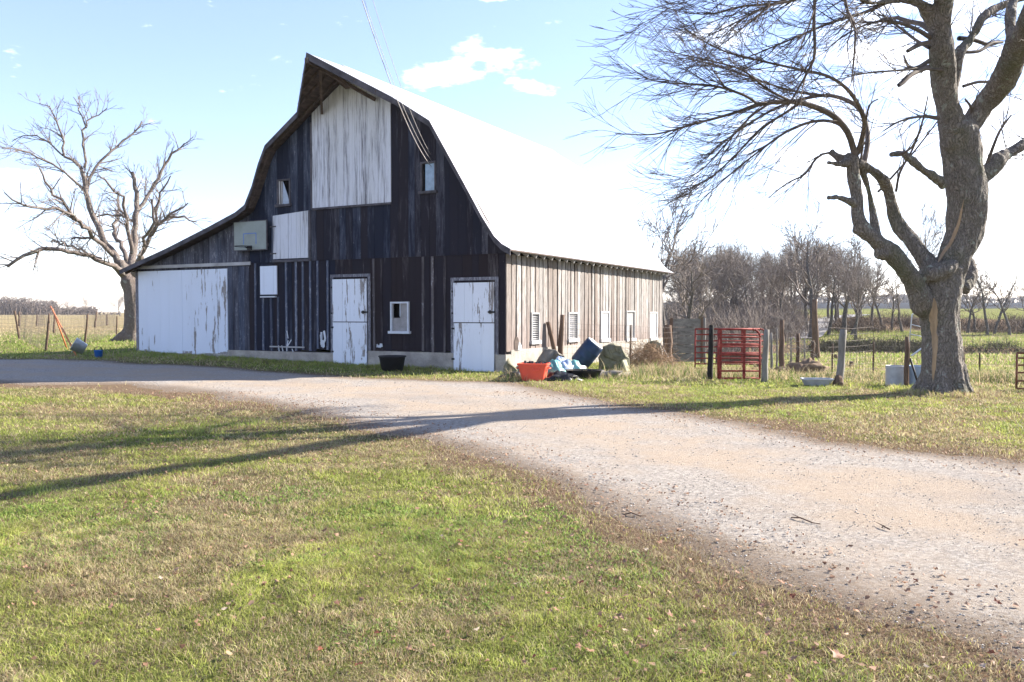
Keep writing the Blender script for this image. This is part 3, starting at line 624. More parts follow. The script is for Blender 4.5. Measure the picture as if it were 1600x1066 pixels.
# basketball hoop on the wall
hx,hz0,hz1=(-9.43,-8.12),3.50,4.38
o=empty('basketball_hoop',RB@Vector((-8.66,-.1,3.5)),'grey basketball backboard with empty rim fixed to the barn wall above the big white door','basketball hoop',rz=-TH)
b=MB(); b.box((-.65,-.08,.02),(.66,-.05,.86)); b.build('backboard',M['bb'],o)
b=MB(); 
b.box((-.68,-.085,-.01),(.69,-.045,.02)); b.box((-.68,-.085,.86),(.69,-.045,.885)); b.box((-.68,-.085,.02),(-.65,-.045,.86)); b.box((.66,-.085,.02),(.69,-.045,.86)); b.box((-.6,-.04,.1),(-.5,.09,.2)); b.box((.5,-.04,.1),(.6,.09,.2)); b.build('frame',M['rake'],o)
b=MB(); 
for a_,c_ in (((-.27,.18),(-.24,.52)),((.24,.18),(.27,.52))): b.box((a_[0],-.084,a_[1]),(c_[0],-.0805,c_[1]))
b.box((-.24,-.084,.49),(.24,-.0805,.52)); b.build('target_square',M['bbline'],o)
b=MB(); rr=.225; pts=[(-.02+rr*math.cos(a),-.36+rr*math.sin(a),.10) for a in np.linspace(0,2*math.pi,25)]; b.tube(pts,.011,6,caps=False); b.bar((-.08,-.085,.07),(-.08,-.2,.1),.03,.03); b.bar((.08,-.085,.07),(.08,-.2,.1),.03,.03); b.box((-.09,-.11,.0),(.09,-.085,.14)); b.build('rim',M['iron'],o)

# ---------------------------------------------------------------- overhead lines
def fpw(px,py,off=.05):
    x,z=fp(px,py); return RB@Vector((x,-off,z))
def line(name,a,b,sag,r,label,cat,grp=None):
    pts=[]; 
    for t in np.linspace(0,1,26): p=a.lerp(b,t); p.z-=sag*4*t*(1-t); pts.append(p)
    m=MB(); m.tube(pts,r,5); tag(m.build(name,M['cable'],None,True),label,cat,grp)
line('power_line',fpw(678,262,.12),at(560,-18,13.5),.35,.008,'pale overhead cable dropping from the sky to beside the right loft window, thicker lower one','power line','cables strung to the barn')
line('power_line',fpw(677,243,.12),at(577,-18,13.5),.25,.0045,'thin upper overhead wire ending highest on the barn wall above the right loft window','power line','cables strung to the barn')
line('power_line',fpw(679,254,.12),at(563,-18,13.4),.30,.0045,'thin overhead wire running close beside the thick pale cable to the barn wall','power line','cables strung to the barn')

# ---------------------------------------------------------------- trees
def trace(pts,D,k=1.0,dd=0.0):
    """pts: (px,py,r_px[,depth offset])"""
    P=[];Rd=[]
    for i,q in enumerate(pts):
        off=(q[3] if len(q)>3 else dd*i/max(1,len(pts)-1)); p=at(q[0],q[1],D+off); P.append(p); Rd.append(q[2]*(D+off)/F*k)
    return P,Rd
def twigs(W,P,rad,nper,length,rng,level,bias,out,droop=0.0,r0=.006,t0=.15,spread=.8,seg=5,rmin=.0035):
    P=np.array(P); L=np.linalg.norm(np.diff(P,axis=0),axis=1); cum=np.concatenate([[0],np.cumsum(L)]); tot=cum[-1]
    n=max(1,int(tot*nper))
    for i in range(n):
        s=tot*(t0+(1-t0)*rng.random()); k=min(len(P)-2,int(np.searchsorted(cum,s)-1)); k=max(k,0); f=(s-cum[k])/(L[k]+1e-9)
        p=P[k]*(1-f)+P[k+1]*f; T=(P[k+1]-P[k])/(L[k]+1e-9)
        ax=rng.normal(size=3); ax-=T*ax.dot(T); ax/=np.linalg.norm(ax)+1e-9
        ang=spread*(.45+.75*rng.random()); d=T*math.cos(ang)+ax*math.sin(ang)+np.array(bias)*.5; d/=np.linalg.norm(d)
        ln=length*(.45+.8*rng.random())*(1.15-.6*s/tot); q=[p]; dd=d.copy(); curv=rng.normal(size=3)*.10
        for j in range(seg):
            dd=dd+curv*.5+np.array((0,0,out))*(j/seg)+np.array((0,0,-droop)); dd/=np.linalg.norm(dd); q.append(q[-1]+dd*ln/seg+rng.normal(size=3)*ln*.012)
        rb=min(max(np.interp(s,cum,rad)*.6,rmin),r0*(1.0+.5*rng.random())); rr=np.linspace(rb,rmin*.75,seg+1)
        W.add(q,rr,3 if rb<.012 else 5)
        if level>0: twigs(W,q,rr,nper*1.15,length*.52,rng,level-1,bias,out,droop,r0*.6,.2,spread*.8,4,rmin)
def remeshed(name,tubes,voxel,mat,parent,nz=.03,origin=(0,0,0)):
    mb=MB()
    for P,r,n in tubes: mb.tube(P,r,n)
    o=mb.build(name,mat,parent); md=o.modifiers.new('r','REMESH'); md.mode='VOXEL'; md.voxel_size=voxel; md.use_smooth_shade=True
    sm=o.modifiers.new('s','SMOOTH'); sm.iterations=2; sm.factor=.5
    dg=bpy.context.evaluated_depsgraph_get(); ev=o.evaluated_get(dg); me=bpy.data.meshes.new_from_object(ev); old=o.data; o.modifiers.clear(); o.data=me; bpy.data.meshes.remove(old)
    if nz:
        me.calc_loop_triangles(); vn=[v.normal.copy() for v in me.vertices]
        for v,nn in zip(me.vertices,vn):
            c=v.co; a=mnoise.noise(Vector((c.x*2.2,c.y*2.2,c.z*1.3)))*nz*1.3+mnoise.noise(Vector((c.x*9,c.y*9,c.z*2.4)))*nz*.55+mnoise.noise(Vector((c.x*20,c.y*20,c.z*6)))*nz*.25; v.co=c+nn*a
    me.materials.clear(); me.materials.append(mat); 
    me.polygons.foreach_set('use_smooth',[True]*len(me.polygons)); me.update(); return o
def centre(root,objs):
    pass
def big_tree():
    D=15.9; rng=np.random.default_rng(3); base=at(1475,622,D); base.z=0
    root=empty('old_maple_tree',base,'large bare gnarled tree with furrowed bark and cut limbs on the right lawn','tree')
    loc=lambda P:[p-base for p in P]
    def S(pts,step=.12,**kw):
        P,r=trace(pts,D,**kw); P,r=smooth_path([tuple(p-base) for p in P],r,step); r=np.where(r>.08,r*.85,r*.93); return P,r
    trunk=S([(1476,635,46),(1475,618,41),(1474,606,38),(1472,588,36),(1471,560,36),(1469,520,34),(1467,489,34.5),(1466,460,37),(1468,435,39),(1474,415,36)])
    stem=S([(1468,450,26),(1480,425,28),(1494,398,29),(1506,365,30),(1510,330,32),(1511,300,34),(1506,270,35),(1502,239,35),(1498,210,33,-.1),(1490,192,28,-.2)])
    Ls=S([(1494,225,26,-.1),(1487,190,24,-.2),(1479,160,21,-.3),(1474,127,22,-.4),(1470,84,21,-.6),(1469,56,19,-.7),(1470,28,18,-.8),(1477,-5,16,-1),(1483,-60,14,-1.3),(1480,-130,11,-1.6),(1492,-210,8,-1.8),(1488,-290,5,-2)])
    Rs=S([(1502,228,24),(1514,200,20),(1537,166,18,-.1),(1559,138,20,-.4),(1575,110,22,-.8),(1587,80,22,-1.2),(1603,40,20,-1.8),(1625,-10,18,-2.4),(1650,-80,16,-3.2),(1680,-160,14,-4),(1690,-260,10,-4.6),(1670,-350,6,-5)])
    Rb=S([(1577,100,12,-1),(1579,60,9,-.8),(1578,28,8,-.6),(1586,-10,7.5,-.2),(1596,-60,7,.4),(1590,-130,6,1),(1570,-220,4,1.6)])
    Rm=S([(1486,150,12,-.3),(1494,115,10,-.3),(1498,86,9,-.3),(1512,66,8.5,-.2),(1522,50,8,-.1),(1536,26,7,0),(1559,12,6,.2),(1590,0,5.5,.4),(1630,-14,4.5,.6)])
    RL=S([(1500,300,20,.1),(1525,283,15,.2),(1545,266,14,.3),(1560,250,12,.4),(1575,240,11,.5),(1600,225,9,.7),(1640,200,7.5,1),(1690,190,5,1.4)])
    stub=S([(1476,290,9,-.2),(1458,276,7,-.35),(1443,266,6,-.5),(1424,250,5,-.7),(1410,240,4.5,-.8),(1392,242,3.5,-.9)])
    Lup=S([(1468,45,14,-.7),(1452,22,12,-.8),(1436,6,10,-1),(1416,-2,7,-1.3),(1391,1,5,-1.8),(1360,4,4,-2.2),(1318,-12,3.2,-2.7),(1270,-8,2.6,-3.2)])
    Lup2=S([(1474,20,10,-.8),(1462,-20,9,-1.2),(1440,-70,9.5,-1.9),(1400,-110,8.5,-2.6),(1340,-120,7,-3.2),(1270,-100,5,-3.8),(1200,-60,3,-4.2),(1150,-20,1.3,-4.4)])
    L1=S([(1448,500,10),(1441,478,17,-.15),(1431,447,17,-.25),(1411,417,17,-.35),(1391,394,17,-.4),(1371,379,15,-.45),(1347,356,14,-.5),(1341,337,11,-.5),(1340,310,9,-.5),(1335,280,8,-.5),(1333,262,8.5,-.5),(1331,249,10,-.5),(1322,245,7,-.5)],)
    L2=S([(1464,430,16),(1448,411,16,.1),(1425,378,14.5,.2),(1406,353,13.5,.3),(1395,328,12,.3),(1390,303,9.5,.2),(1380,282,8.5,0),(1360,265,8,-.3),(1340,254,8,-.5)])
    L3=S([(1372,375,8,-.4),(1366,350,7,-.3),(1362,325,7.5,-.2),(1359,305,6.5,-.2),(1352,280,5.5,-.3),(1346,262,5.5,-.4)])
    k1=S([(1345,322,6,-.5),(1325,314,5,-.6),(1310,309,4.5,-.7),(1294,309,4,-.8)],.06); k2=S([(1330,252,7,-.5),(1312,256,4.5,-.7),(1292,254,4,-.8)],.06); k3=S([(1326,248,5,-.5),(1310,245,4,-.4),(1299,236,2.5,-.3)],.06)
    brk=S([(1392,392,13,-.4),(1381,396,14,-.45),(1368,397,9,-.5)],.06); brk2=S([(1362,370,14,-.5),(1350,362,13,-.5),(1333,357,8,-.5)],.06)
    bump1=S([(1438,437,6,-.2),(1455,428,16,-.35),(1478,420,17,-.35),(1492,412,8,-.3)],.06)
    rl=S([(1505,455,10,.5),(1517,430,11,.8),(1515,405,8,1)],.08)
    rest=[]
    for a in np.linspace(0,2*math.pi,9)[:-1]+.3:
        q=np.array((math.cos(a),math.sin(a),0)); rest.append((np.array([q*.22+(0,0,.62),q*.33+(0,0,.22),q*(.52+.16*rng.random())+(0,0,-.10)]),np.array([.17,.16,.08]),8))
    tubes=[(trunk[0],trunk[1],20)]+[(t[0],t[1],16) for t in (stem,)]
    o=remeshed('trunk',tubes+rest+[(bump1[0],bump1[1],12),(L1[0][:12],L1[1][:12],14),(L2[0][:5],L2[1][:5],14),(RL[0][:4],RL[1][:4],12),(Ls[0][:6],Ls[1][:6],14),(Rs[0][:5],Rs[1][:5],14),(rl[0],rl[1],10)],.028,M['bark'],root,.05)
    limbs=[Ls,Rs,Rb,Rm,RL,stub,Lup,Lup2,L1,L2,L3,k1,k2,k3,brk,brk2]
    cut={id(Ls):3,id(Rs):3,id(L1):9,id(L2):3,id(RL):2}
    for t in (Ls,Rs,RL,L1,L2): pass
    remeshed('limbs',[(t[0][cut.get(id(t),0):],t[1][cut.get(id(t),0):],12) for t in limbs],.024,M['bark'],root,.034)
    # scar of bare wood on trunk face
    import mathutils
    bvh=mathutils.bvhtree.BVHTree.FromPolygons([v.co for v in o.data.vertices],[tuple(p.vertices) for p in o.data.polygons])
    sc=MB(); 
    def scar(seq,nw=5):
        rows=[]
        for px,py,hw in seq:
            row=[]
            for j in range(nw+1):
                u=-1+2*j/nw; q=at(px+u*hw*(1+.25*math.sin(py*.3)),py,D); orig=Vector((0,0,HC))-base; d=(q-base-orig).normalized(); h=bvh.ray_cast(orig,d)
                row.append((h[0]-d*(.012 if abs(u)<.9 else -.01)) if h[0] else q-base)
            rows.append(row)
        v=[p for r_ in rows for p in r_]; f=[(i*(nw+1)+j,i*(nw+1)+j+1,(i+1)*(nw+1)+j+1,(i+1)*(nw+1)+j) for i in range(len(rows)-1) for j in range(nw)]; sc.add(v,f)
    scar([(1459,466,1),(1460,474,5),(1459,490,6.5),(1459,505,6.5),(1459,520,6.5),(1461,530,5),(1461,545,5),(1460,560,5.5),(1459,575,4),(1458,588,2),(1458,594,.6)])
    sc.build('bark_scar',M['scar'],o,True)
    sc=MB(); scar([(1506,312,.5),(1502,330,2.5),(1497,352,4),(1490,370,4.5),(1481,386,4),(1470,402,2.5),(1466,410,.8)]); sc.build('bark_scar',M['scar'],o,True)
    W=Wires()
    br=[([(1338,250,6,-.5),(1332,228,6,-.6),(1324,206,5.7,-.8),(1303,182,5.2,-1),(1270,166,4.6,-1.2),(1237,159,4,-1.4),(1188,163,3.5,-1.6),(1146,177,2.6,-1.8),(1084,194,2,-2),(1022,210,1.3,-2.1),(961,209,.7,-2.2)],.9),
        ([(1349,258,5,-.4),(1355,230,4.5,-.2),(1355,206,4.2,0),(1345,173,4,.2),(1324,157,3.5,.3),(1291,149,3,.5),(1254,155,2.8,.7),(1215,168,2.2,.9),(1160,200,1.6,1),(1110,240,1,1.1)],.9),
        ([(1340,240,4.5,-.5),(1349,206,4,-.9),(1349,182,3.7,-1.3),(1328,144,3.2,-1.7),(1295,120,2.7,-2),(1250,109,2.2,-2.3),(1188,95,1.7,-2.6),(1126,78,1.2,-2.8),(1075,50,.8,-3)],.9),
        ([(1181,161,2.4,-1.6),(1163,149,2.2,-1.8),(1113,134,1.8,-2),(1047,130,1.3,-2.2),(1010,122,.9,-2.3),(978,100,.6,-2.4)],1.1),
        ([(1318,198,3.4,-.8),(1300,190,3,-.6),(1270,190,2.6,-.4),(1229,206,2.2,-.2),(1188,235,1.7,0),(1146,268,1.2,.1),(1105,305,.9,.2),(1084,326,.5,.2)],1),
        ([(1250,161,2.5,-1.3),(1225,178,2.2,-1),(1188,202,1.9,-.8),(1146,246,1.4,-.6),(1105,281,1,-.5),(1060,300,.6,-.4)],1.1),
        ([(1200,163,2.2,-1.6),(1170,185,1.8,-1.5),(1130,230,1.3,-1.3),(1090,270,.9,-1.2),(1045,285,.5,-1.1)],1.1),
        ([(1312,255,2,-.7),(1295,239,2.2,-.8),(1275,248,2,-.9),(1258,272,1.7,-1),(1229,287,1.2,-1.1),(1200,310,.7,-1.2)],.7),
        ([(1290,150,2.3,.5),(1230,140,2,.9),(1170,120,1.5,1.3),(1110,100,1.1,1.6),(1060,90,.7,1.8)],1),
        ([(1237,159,2.4,-1.4),(1200,140,2,-1.8),(1160,110,1.5,-2.1),(1110,95,1.1,-2.4),(1040,80,.6,-2.6)],1),
        ([(1345,250,2,-.5),(1352,200,1.8,-.8),(1358,165,1.5,-1),(1372,155,1,-1.2)],.4),
        ([(1274,-20,3,-3),(1272,30,2.8,-3),(1273,83,2.6,-3),(1266,105,2.2,-2.9),(1241,149,1.6,-2.8),(1225,175,.8,-2.7)],.9),
        ([(1318,-12,3,-2.6),(1325,20,2.5,-2.7),(1336,45,2,-2.8),(1334,95,1.6,-2.8),(1330,130,.8,-2.8)],.8),
        ([(1391,1,4,-1.8),(1350,20,3,-2.1),(1300,35,2.4,-2.4),(1240,60,1.8,-2.7),(1180,85,1.2,-3),(1140,100,.6,-3.1)],1.1),
        ([(1270,-8,2.6,-3.2),(1220,5,2.2,-3.4),(1160,10,1.7,-3.6),(1110,22,1.2,-3.7),(1070,20,.7,-3.8)],1.2),
        ([(1340,-30,3,-2.8),(1270,-15,2.5,-3),(1200,10,2,-3.2),(1150,35,1.4,-3.4),(1100,60,.8,-3.5)],1.1),
        ([(1240,-70,3,-4),(1190,-40,2.2,-4.2),(1130,-20,1.5,-4.3),(1080,0,.9,-4.4),(1040,15,.5,-4.5)],1.1),
        ([(1455,60,4,-.7),(1430,45,3.2,-1),(1400,35,2.6,-1.4),(1365,35,2,-1.8),(1320,55,1.3,-2.2),(1290,80,.7,-2.5)],.8),
        ([(1452,75,3,-.7),(1430,62,2.5,-.4),(1395,35,1.8,0),(1370,20,1,.3)],.7),
        ([(1452,95,4,-.7),(1435,105,3.5,-.9),(1420,105,2.8,-1.1),(1412,86,1.4,-1.2)],.1),
        ([(1450,105,4.5,-.8),(1425,116,4,-1.2),(1410,130,3.5,-1.4),(1404,134,3,-1.45)],.1),
        ([(1452,66,4,-.8),(1436,70,4,-1.1),(1418,80,3.2,-1.3)],.1),
        ([(1466,185,3.5,-.4),(1440,182,2.4,-.7),(1405,190,1.7,-1),(1380,205,1,-1.2)],.8),
        ([(1476,110,3,-.6),(1440,108,2.2,-1),(1380,112,1.6,-1.5),(1320,118,1,-2)],.8),
        ([(1405,242,2,-.9),(1425,230,2,-1.2),(1440,195,1.5,-1.3),(1450,150,1,-1.5)],.4),
        ([(1400,300,2.5,.2),(1406,270,2.2,.1),(1425,235,1.8,-.1),(1440,200,1.2,-.3)],.6),
        ([(1372,300,2,.3),(1400,270,1.8,.4),(1430,235,1.4,.5),(1480,170,.9,.6)],.6),
        ([(1540,265,4,.3),(1548,240,2.8,.2),(1562,205,2,.1),(1580,180,1.3,0)],.7),
        ([(1505,135,3,.3),(1530,128,2.6,.4),(1550,131,2.2,.5),(1575,150,1,.6)],.6),
        ([(1515,190,2.5,0),(1518,170,2.2,-.2),(1508,155,1.6,-.3)],.4),
        ([(1498,60,4,-.2),(1520,62,3.5,0),(1545,70,3,.2),(1560,66,3,.5)],.3),
        ([(1500,82,3,-.2),(1530,80,3,0),(1548,68,2.6,.2),(1566,66,2.5,.5)],.3)]
    tip_up=[]
    for pts,dens in br:
        P,r=S(pts,.14); r=np.maximum(r,.006); W.add(P,r,6)
        left=pts[-1][0]<pts[0][0]
        if dens<=.1: continue
        twigs(W,P,r,5.0*dens,1.2,rng,2,(-.35 if left else .15,-.05,.02),.17,.0,.009,.15,.55,6,.0034)
        twigs(W,P,r,3.6*dens,1.3,rng,1,(-.25 if left else .1,0,-.35),.0,.04,.008,.15,.55,6,.0035)
    for t,dn,ln in ((Ls,4.0,1.0),(Rs,3.2,1.2),(Rb,6,1.0),(Rm,5.5,.9),(RL,5,1.0),(Lup,5,1.2),(Lup2,5.5,1.5),(stem,1.0,.9),(L1,.8,.7),(L2,1.2,.8)):
        twigs(W,t[0],t[1],dn,ln,rng,2,(0,0,.1),.1,0,.010,.3,.9,6,.0034)
    # crown above the frame: limbs fanning out, some towards the house
    for i in range(16):
        src=(Ls,Rs,Lup2,Rb)[i%4][0]; p=src[int(len(src)*rng.uniform(.35,.95))]; a=rng.uniform(0,2*math.pi) if i%3 else rng.uniform(3.2,4.6)
        d=np.array((math.cos(a)*.8,math.sin(a)*.8,.6+.4*rng.random())); q=[p]
        for j in range(9): d=d+rng.normal(size=3)*.14+np.array((0,0,-.03)); d/=np.linalg.norm(d); q.append(q[-1]+d*.38)
        r=np.linspace(.065,.008,len(q)); 
        q=np.array(q)
        W.add(q,r,6); twigs(W,q,r,3.0,1.2,rng,2,(0,0,.1),.08,0,.010,.15,.8,5,.0036)
    c=link('crown',W.mesh('crown',M['twig']),root); return root
big_tree()

def dead_tree():
    D=39.5; rng=np.random.default_rng(5); z0=g1(*at(206,530,D).xy); base=at(206,530,D); base.z=z0
    root=empty('leafless_tree',base,'big spreading bare tree behind the barn lean-to at the left','tree')
    def S(pts,step=.35,**kw):
        P,r=trace(pts,D,**kw); return smooth_path([tuple(p-base) for p in P],r,step)
    T=S([(206,545,17),(207,528,14),(208,510,12.5),(209,480,12),(207,455,13),(202,437,14)])
    data=[[(204,440,11),(190,417,8),(166,378,6.5),(146,337,5.6),(136,298,4.8),(132,270,4.2),(126,258,3.4),(102,243,2.6),(95,211,2),(78,168,1.2),(60,160,.6)],
     [(178,400,5),(152,376,4.4,-1),(130,353,3.8,-2),(102,325,3.2,-3),(79,294,2.6,-3.5),(62,262,1.4,-4)],
     [(196,430,7),(178,416,5.2,-1),(150,404,4.6,-2),(106,392,4.2,-3),(59,389,4.4,-4),(36,400,3.5,-4.3),(12,417,3,-4.6)],
     [(158,404,2.6,-1.5),(138,396,2.4,-1),(106,384,2.2,0),(78,378,1.6,1)],
     [(148,372,2.5,-1),(130,371,2.4,0),(112,374,1.8,.5)],
     [(120,345,3.2,-2.4),(106,333,3,-3),(71,323,3,-4),(35,321,2.3,-5),(8,299,1.2,-5.5)],
     [(207,440,10),(207,410,8,.5),(210,376,6.6,1),(213,329,5.6,1.2),(212,300,4.6,1.3),(209,270,3.8,1.4)],
     [(212,335,4.5,1.2),(225,315,4,1.5),(237,297,3.6,1.8),(252,268,3,2),(268,242,2.6,2.2),(278,236,2.2,2.3),(291,222,1.4,2.4)],
     [(210,430,7,-.5),(221,400,5,-1),(232,375,4,-1.4),(246,352,3.4,-1.8),(276,329,2.2,-2),(291,317,1.2,-2.1)],
     [(236,368,3,-1.5),(252,347,2.4,-1.5),(276,340,2,-1.4),(307,345,1.2,-1.3)],
     [(232,375,3,-1.5),(240,345,2.8,-1.8),(248,315,2.3,-2),(256,290,1.8,-2.2),(268,275,1.2,-2.4)],
     [(146,337,3.5),(137,290,3.2,.5),(165,246,2.6,1.5),(190,222,2.2,2),(207,212,2,2.3),(216,205,1.8,2.4),(222,188,1.2,2.6)],
     [(132,262,3),(130,227,2.4,.5),(138,191,1.7,1),(158,178,1.2,1.2),(170,170,.8,1.3)],[(135,200,1.8,.8),(123,164,1.2,1),(114,150,.6,1)],
     [(203,430,6,1),(194,392,4.6,2),(180,362,3.6,3),(184,325,2.6,3.4),(186,300,1.4,3.6)],
     [(207,395,5,.5),(198,345,3.6,0),(195,318,2.8,-.4),(176,293,2.2,-1),(157,277,1.6,-1.5)],
     [(133,300,3,0),(115,280,2.5,-.5),(98,268,2.2,-1),(71,248,1.9,-1.6),(35,234,1.4,-2.2),(2,230,.8,-2.6)],
     [(98,243,2,0),(70,220,1.6,.5),(45,210,1.2,1),(20,222,.7,1.4)],[(213,345,3,1.2),(175,335,2.2,2),(145,340,1.4,2.6)],
     [(218,400,3,-1),(232,360,3,-2.5),(243,340,3.2,-2.8),(232,310,2,-3)]]
    br=[S(d) for d in data]
    remeshed('trunk',[(T[0],T[1],14)]+[(b[0][:4],b[1][:4],10) for b in (br[0],br[2],br[6],br[8],br[14])]+[(np.array([[0,0,.5],[-.5,-.3,.1],[-.95,-.4,-.1]]),np.array([.3,.2,.1]),8)],.07,M['bark2'],root,.05)
    W=Wires(); W2=Wires()
    for b in br:
        n_=len(b[0]); b[0][1:]+=rng.normal(size=(n_-1,3))*.05
        r=np.maximum(b[1]*.74,.014); W2.add(b[0],r,8); twigs(W,b[0],r,3.0,1.5,rng,2,(0,0,.05),.06,0,.026,.2,.9,5,.009)
    link('limbs',W2.mesh('limbs',M['bark2']),root); link('crown',W.mesh('crown',M['twig2']),root)
dead_tree()

# ---- generic bare trees for the woodlot
def tree_variant(seed,h,spread=.36,lead=.62,rmin=.009,n1=15,n2=7,n3=5,up=.35,trunk_r=.028):
    rng=np.random.default_rng(seed); Wt=Wires(); Wc=Wires()
    def branch(p,d,L,r,lev,W):
        seg=8 if lev==0 else 5 if lev==1 else 4 if lev==2 else 3; q=[np.array(p,float)]; dd=np.array(d,float)
        for j in range(seg):
            dd=dd+rng.normal(size=3)*(.11 if lev==0 else .16)+np.array((0,0,up*(.05 if lev==0 else .22))); dd/=np.linalg.norm(dd); q.append(q[-1]+dd*L/seg)
        q=np.array(q); rr=np.linspace(r,max(r*(.12 if lev==0 else .25),rmin*.8),seg+1); (Wt if lev==0 else Wc).add(q,rr,7 if lev==0 else 4 if lev==1 else 3)
        if lev>=3: return
        n=(n1,n2,n3)[lev]; n=int(n*(.8+.4*rng.random()))
        for i in range(n):
            s=(.33 if lev==0 else .15)+(.67 if lev==0 else .85)*((i+rng.random())/n); k=min(seg-1,int(s*seg)); f=s*seg-k; pp=q[k]*(1-f)+q[k+1]*f
            T=(q[k+1]-q[k]); T/=np.linalg.norm(T); a=rng.uniform(0,2*math.pi); 
            ax=np.cross(T,(math.cos(a),math.sin(a),.3)); ax/=np.linalg.norm(ax)+1e-9; an=rng.uniform(.5,1.1) if lev==0 else rng.uniform(.4,.95)
            nd=T*math.cos(an)+ax*math.sin(an); l2=h*spread*(1.25-.75*s)*rng.uniform(.7,1.15) if lev==0 else L*rng.uniform(.35,.6)
            branch(pp,nd,l2,max(rmin,rr[min(k,seg)]*rng.uniform(.4,.62)),lev+1,W)
    branch((0,0,-.1),(rng.normal()*.1,rng.normal()*.1,1),h*(.80),h*trunk_r,0,Wt)
    return Wt.mesh('trunk',M['bark3']),Wc.mesh('crown',M['twig3'])
VAR=[tree_variant(10+i,10,spread=s,rmin=.014,n1=a,n2=9,n3=7,up=u,trunk_r=.02) for i,(s,a,u) in enumerate([(.46,15,.45),(.52,14,.35),(.40,16,.6),(.50,13,.4),(.36,14,.7),(.55,15,.3)])]
BOLD=[tree_variant(50+i,10,spread=.46,rmin=.024,n1=13,n2=7,n3=5,up=.5,trunk_r=.03) for i in range(3)]
THIN=[tree_variant(30+i,10,spread=s,rmin=.028,n1=a,n2=5,n3=3,up=u,trunk_r=.017) for i,(s,a,u) in enumerate([(.22,11,.5),(.28,9,.4),(.2,8,.6)])]
trng=random.Random(12)
def bg_tree(px,ytop,Dp,var,label,group,name='bare_tree',wide=1.0):
    p=at(px,500,Dp); z=g1(p.x,Dp); zt=at(px,ytop,Dp).z; h=(zt-z); s=h/9.9
    o=empty(name,(p.x,Dp,z),label,'tree',group,rz=trng.uniform(0,6.28)); o.scale=(s*wide,s*wide,s)
    link('trunk',var[0],o); link('crown',var[1],o)
    return o
named=[(1040,308,46,BOLD[0],'tall bare tree rising just past the far corner of the barn roof',.85),
 (1268,330,58,BOLD[1],'tallest bare tree in the middle of the woodlot beyond the pen',.95),
 (1319,368,66,BOLD[2],'broad bare tree at the right end of the woodlot near the far lane',.95),
 (1078,388,44,BOLD[1],'low spreading bare tree behind the grey plank gate',1.2),
 (1452,322,88,VAR[2],'slim upright bare tree seen through the fork of the large tree',.75),
 (1378,398,70,THIN[0],'thin bare tree on the bank just left of the large tree',1.1),
 (1410,405,68,THIN[2],'spindly bare tree closest to the left side of the large trunk',1.2),
 (1394,420,69,THIN[1],'small thin bare tree between two others on the bank left of the large trunk',1.2),
 (1362,405,72,BOLD[2],'forked bare tree on the bank between the woodlot and the thin trees',.8),
 (1524,424,69,THIN[1],'short bare tree on the bank just right of the large trunk',1.3),
 (1543,388,66,THIN[0],'tall thin bare tree on the bank right of the large trunk',1.1),
 (1554,398,67,THIN[2],'leaning thin bare tree right beside the tall thin one on the bank',1.1),
 (1512,432,68,BOLD[0],'smallest bare tree partly hidden by the right side of the large trunk',.9),
 (1578,402,66,THIN[0],'bare forked tree standing on the bank near the right edge',1.2),
 (1603,425,68,BOLD[1],'bushy bare tree cut by the right edge of the photo',1.1)]
for px,yt,Dp,v,lab,wd in named: bg_tree(px,yt,Dp,v,lab,None,'bare_tree',wd)
for i in range(44):
    px=1052+ (i*37%300)+trng.uniform(-5,5); yt=float(np.interp(px,[1050,1100,1160,1200,1232,1310,1340,1360],[395,375,385,390,372,370,392,425]))+abs(trng.gauss(0,16)); Dp=trng.uniform(54,92)
    bg_tree(px,yt,Dp,VAR[i%6],'bare grey tree standing among the dense woodlot beyond the barn','bare trees of the woodlot','bare_tree',trng.uniform(.9,1.15))
for px,yt,Dp,lab in ((135,462,180,'small upright bare tree on the left horizon near the blue pail'),(106,470,300,'rounded bare tree alone on the left horizon'),(188,462,260,'bare tree on the horizon close to the dead tree trunk')):
    bg_tree(px,yt,Dp,VAR[1] if px!=135 else VAR[4],lab,None,'bare_tree',1.6 if px!=135 else .8)
# scrub under the woodlot and on the bank, a dark strip standing for creek-bank shade, and the far woods on the horizon
def scrub(name,pts,hgt,rr,label_kind='stuff',seed=1,k=6,mat=None,r=.012,lean=.35):
    rng=np.random.default_rng(seed); W=Wires()
    for (x,y) in pts:
        z=g1(x,y); h=hgt*(.5+.8*rng.random())
        for j in range(k):
            a=rng.uniform(0,2*math.pi); d=np.array((math.cos(a)*lean*rng.random()*2,math.sin(a)*lean*rng.random()*2,1)); d/=np.linalg.norm(d); p=np.array((x+rng.normal()*rr,y+rng.normal()*rr,z-.05)); q=[p]
            for s in range(3): d=d+rng.normal(size=3)*.22; d/=np.linalg.norm(d); q.append(q[-1]+d*h/3)
            W.add(q,np.linspace(r,r*.5,4),3)
            for u in range(3):
                s=1+rng.integers(0,3); e=q[s]; dd=d+rng.normal(size=3)*.6; dd/=np.linalg.norm(dd); W.add([e,e+dd*h*.22,e+dd*h*.4+rng.normal(size=3)*.03],np.linspace(r*.7,r*.4,3),3)
    o=link(name,W.mesh(name,mat or M['twig3'])); o['kind']='stuff'; return o
rs=np.random.default_rng(77)
pts=[]
for i in range(620):
    Dp=rs.uniform(52,95); px=rs.uniform(1045,1248); p=at(px,500,Dp); pts.append((p.x,Dp))
pts+=[(at(rs.uniform(1040,1190),500,dd).x,dd) for dd in rs.uniform(44,70,260)]
scrub('undergrowth',pts,1.9,.5,seed=2,k=5,r=.02)
pts=[]
for i in range(700):
    Dp=rs.uniform(67,76); px=rs.uniform(1305,1780); p=at(px,500,Dp); pts.append((p.x,Dp))
pts=[(x_,y_+2.5*(float(vnoise(x_,0,7,4))-.5)) for x_,y_ in pts if vnoise(x_,y_,3.2,6)>.36]
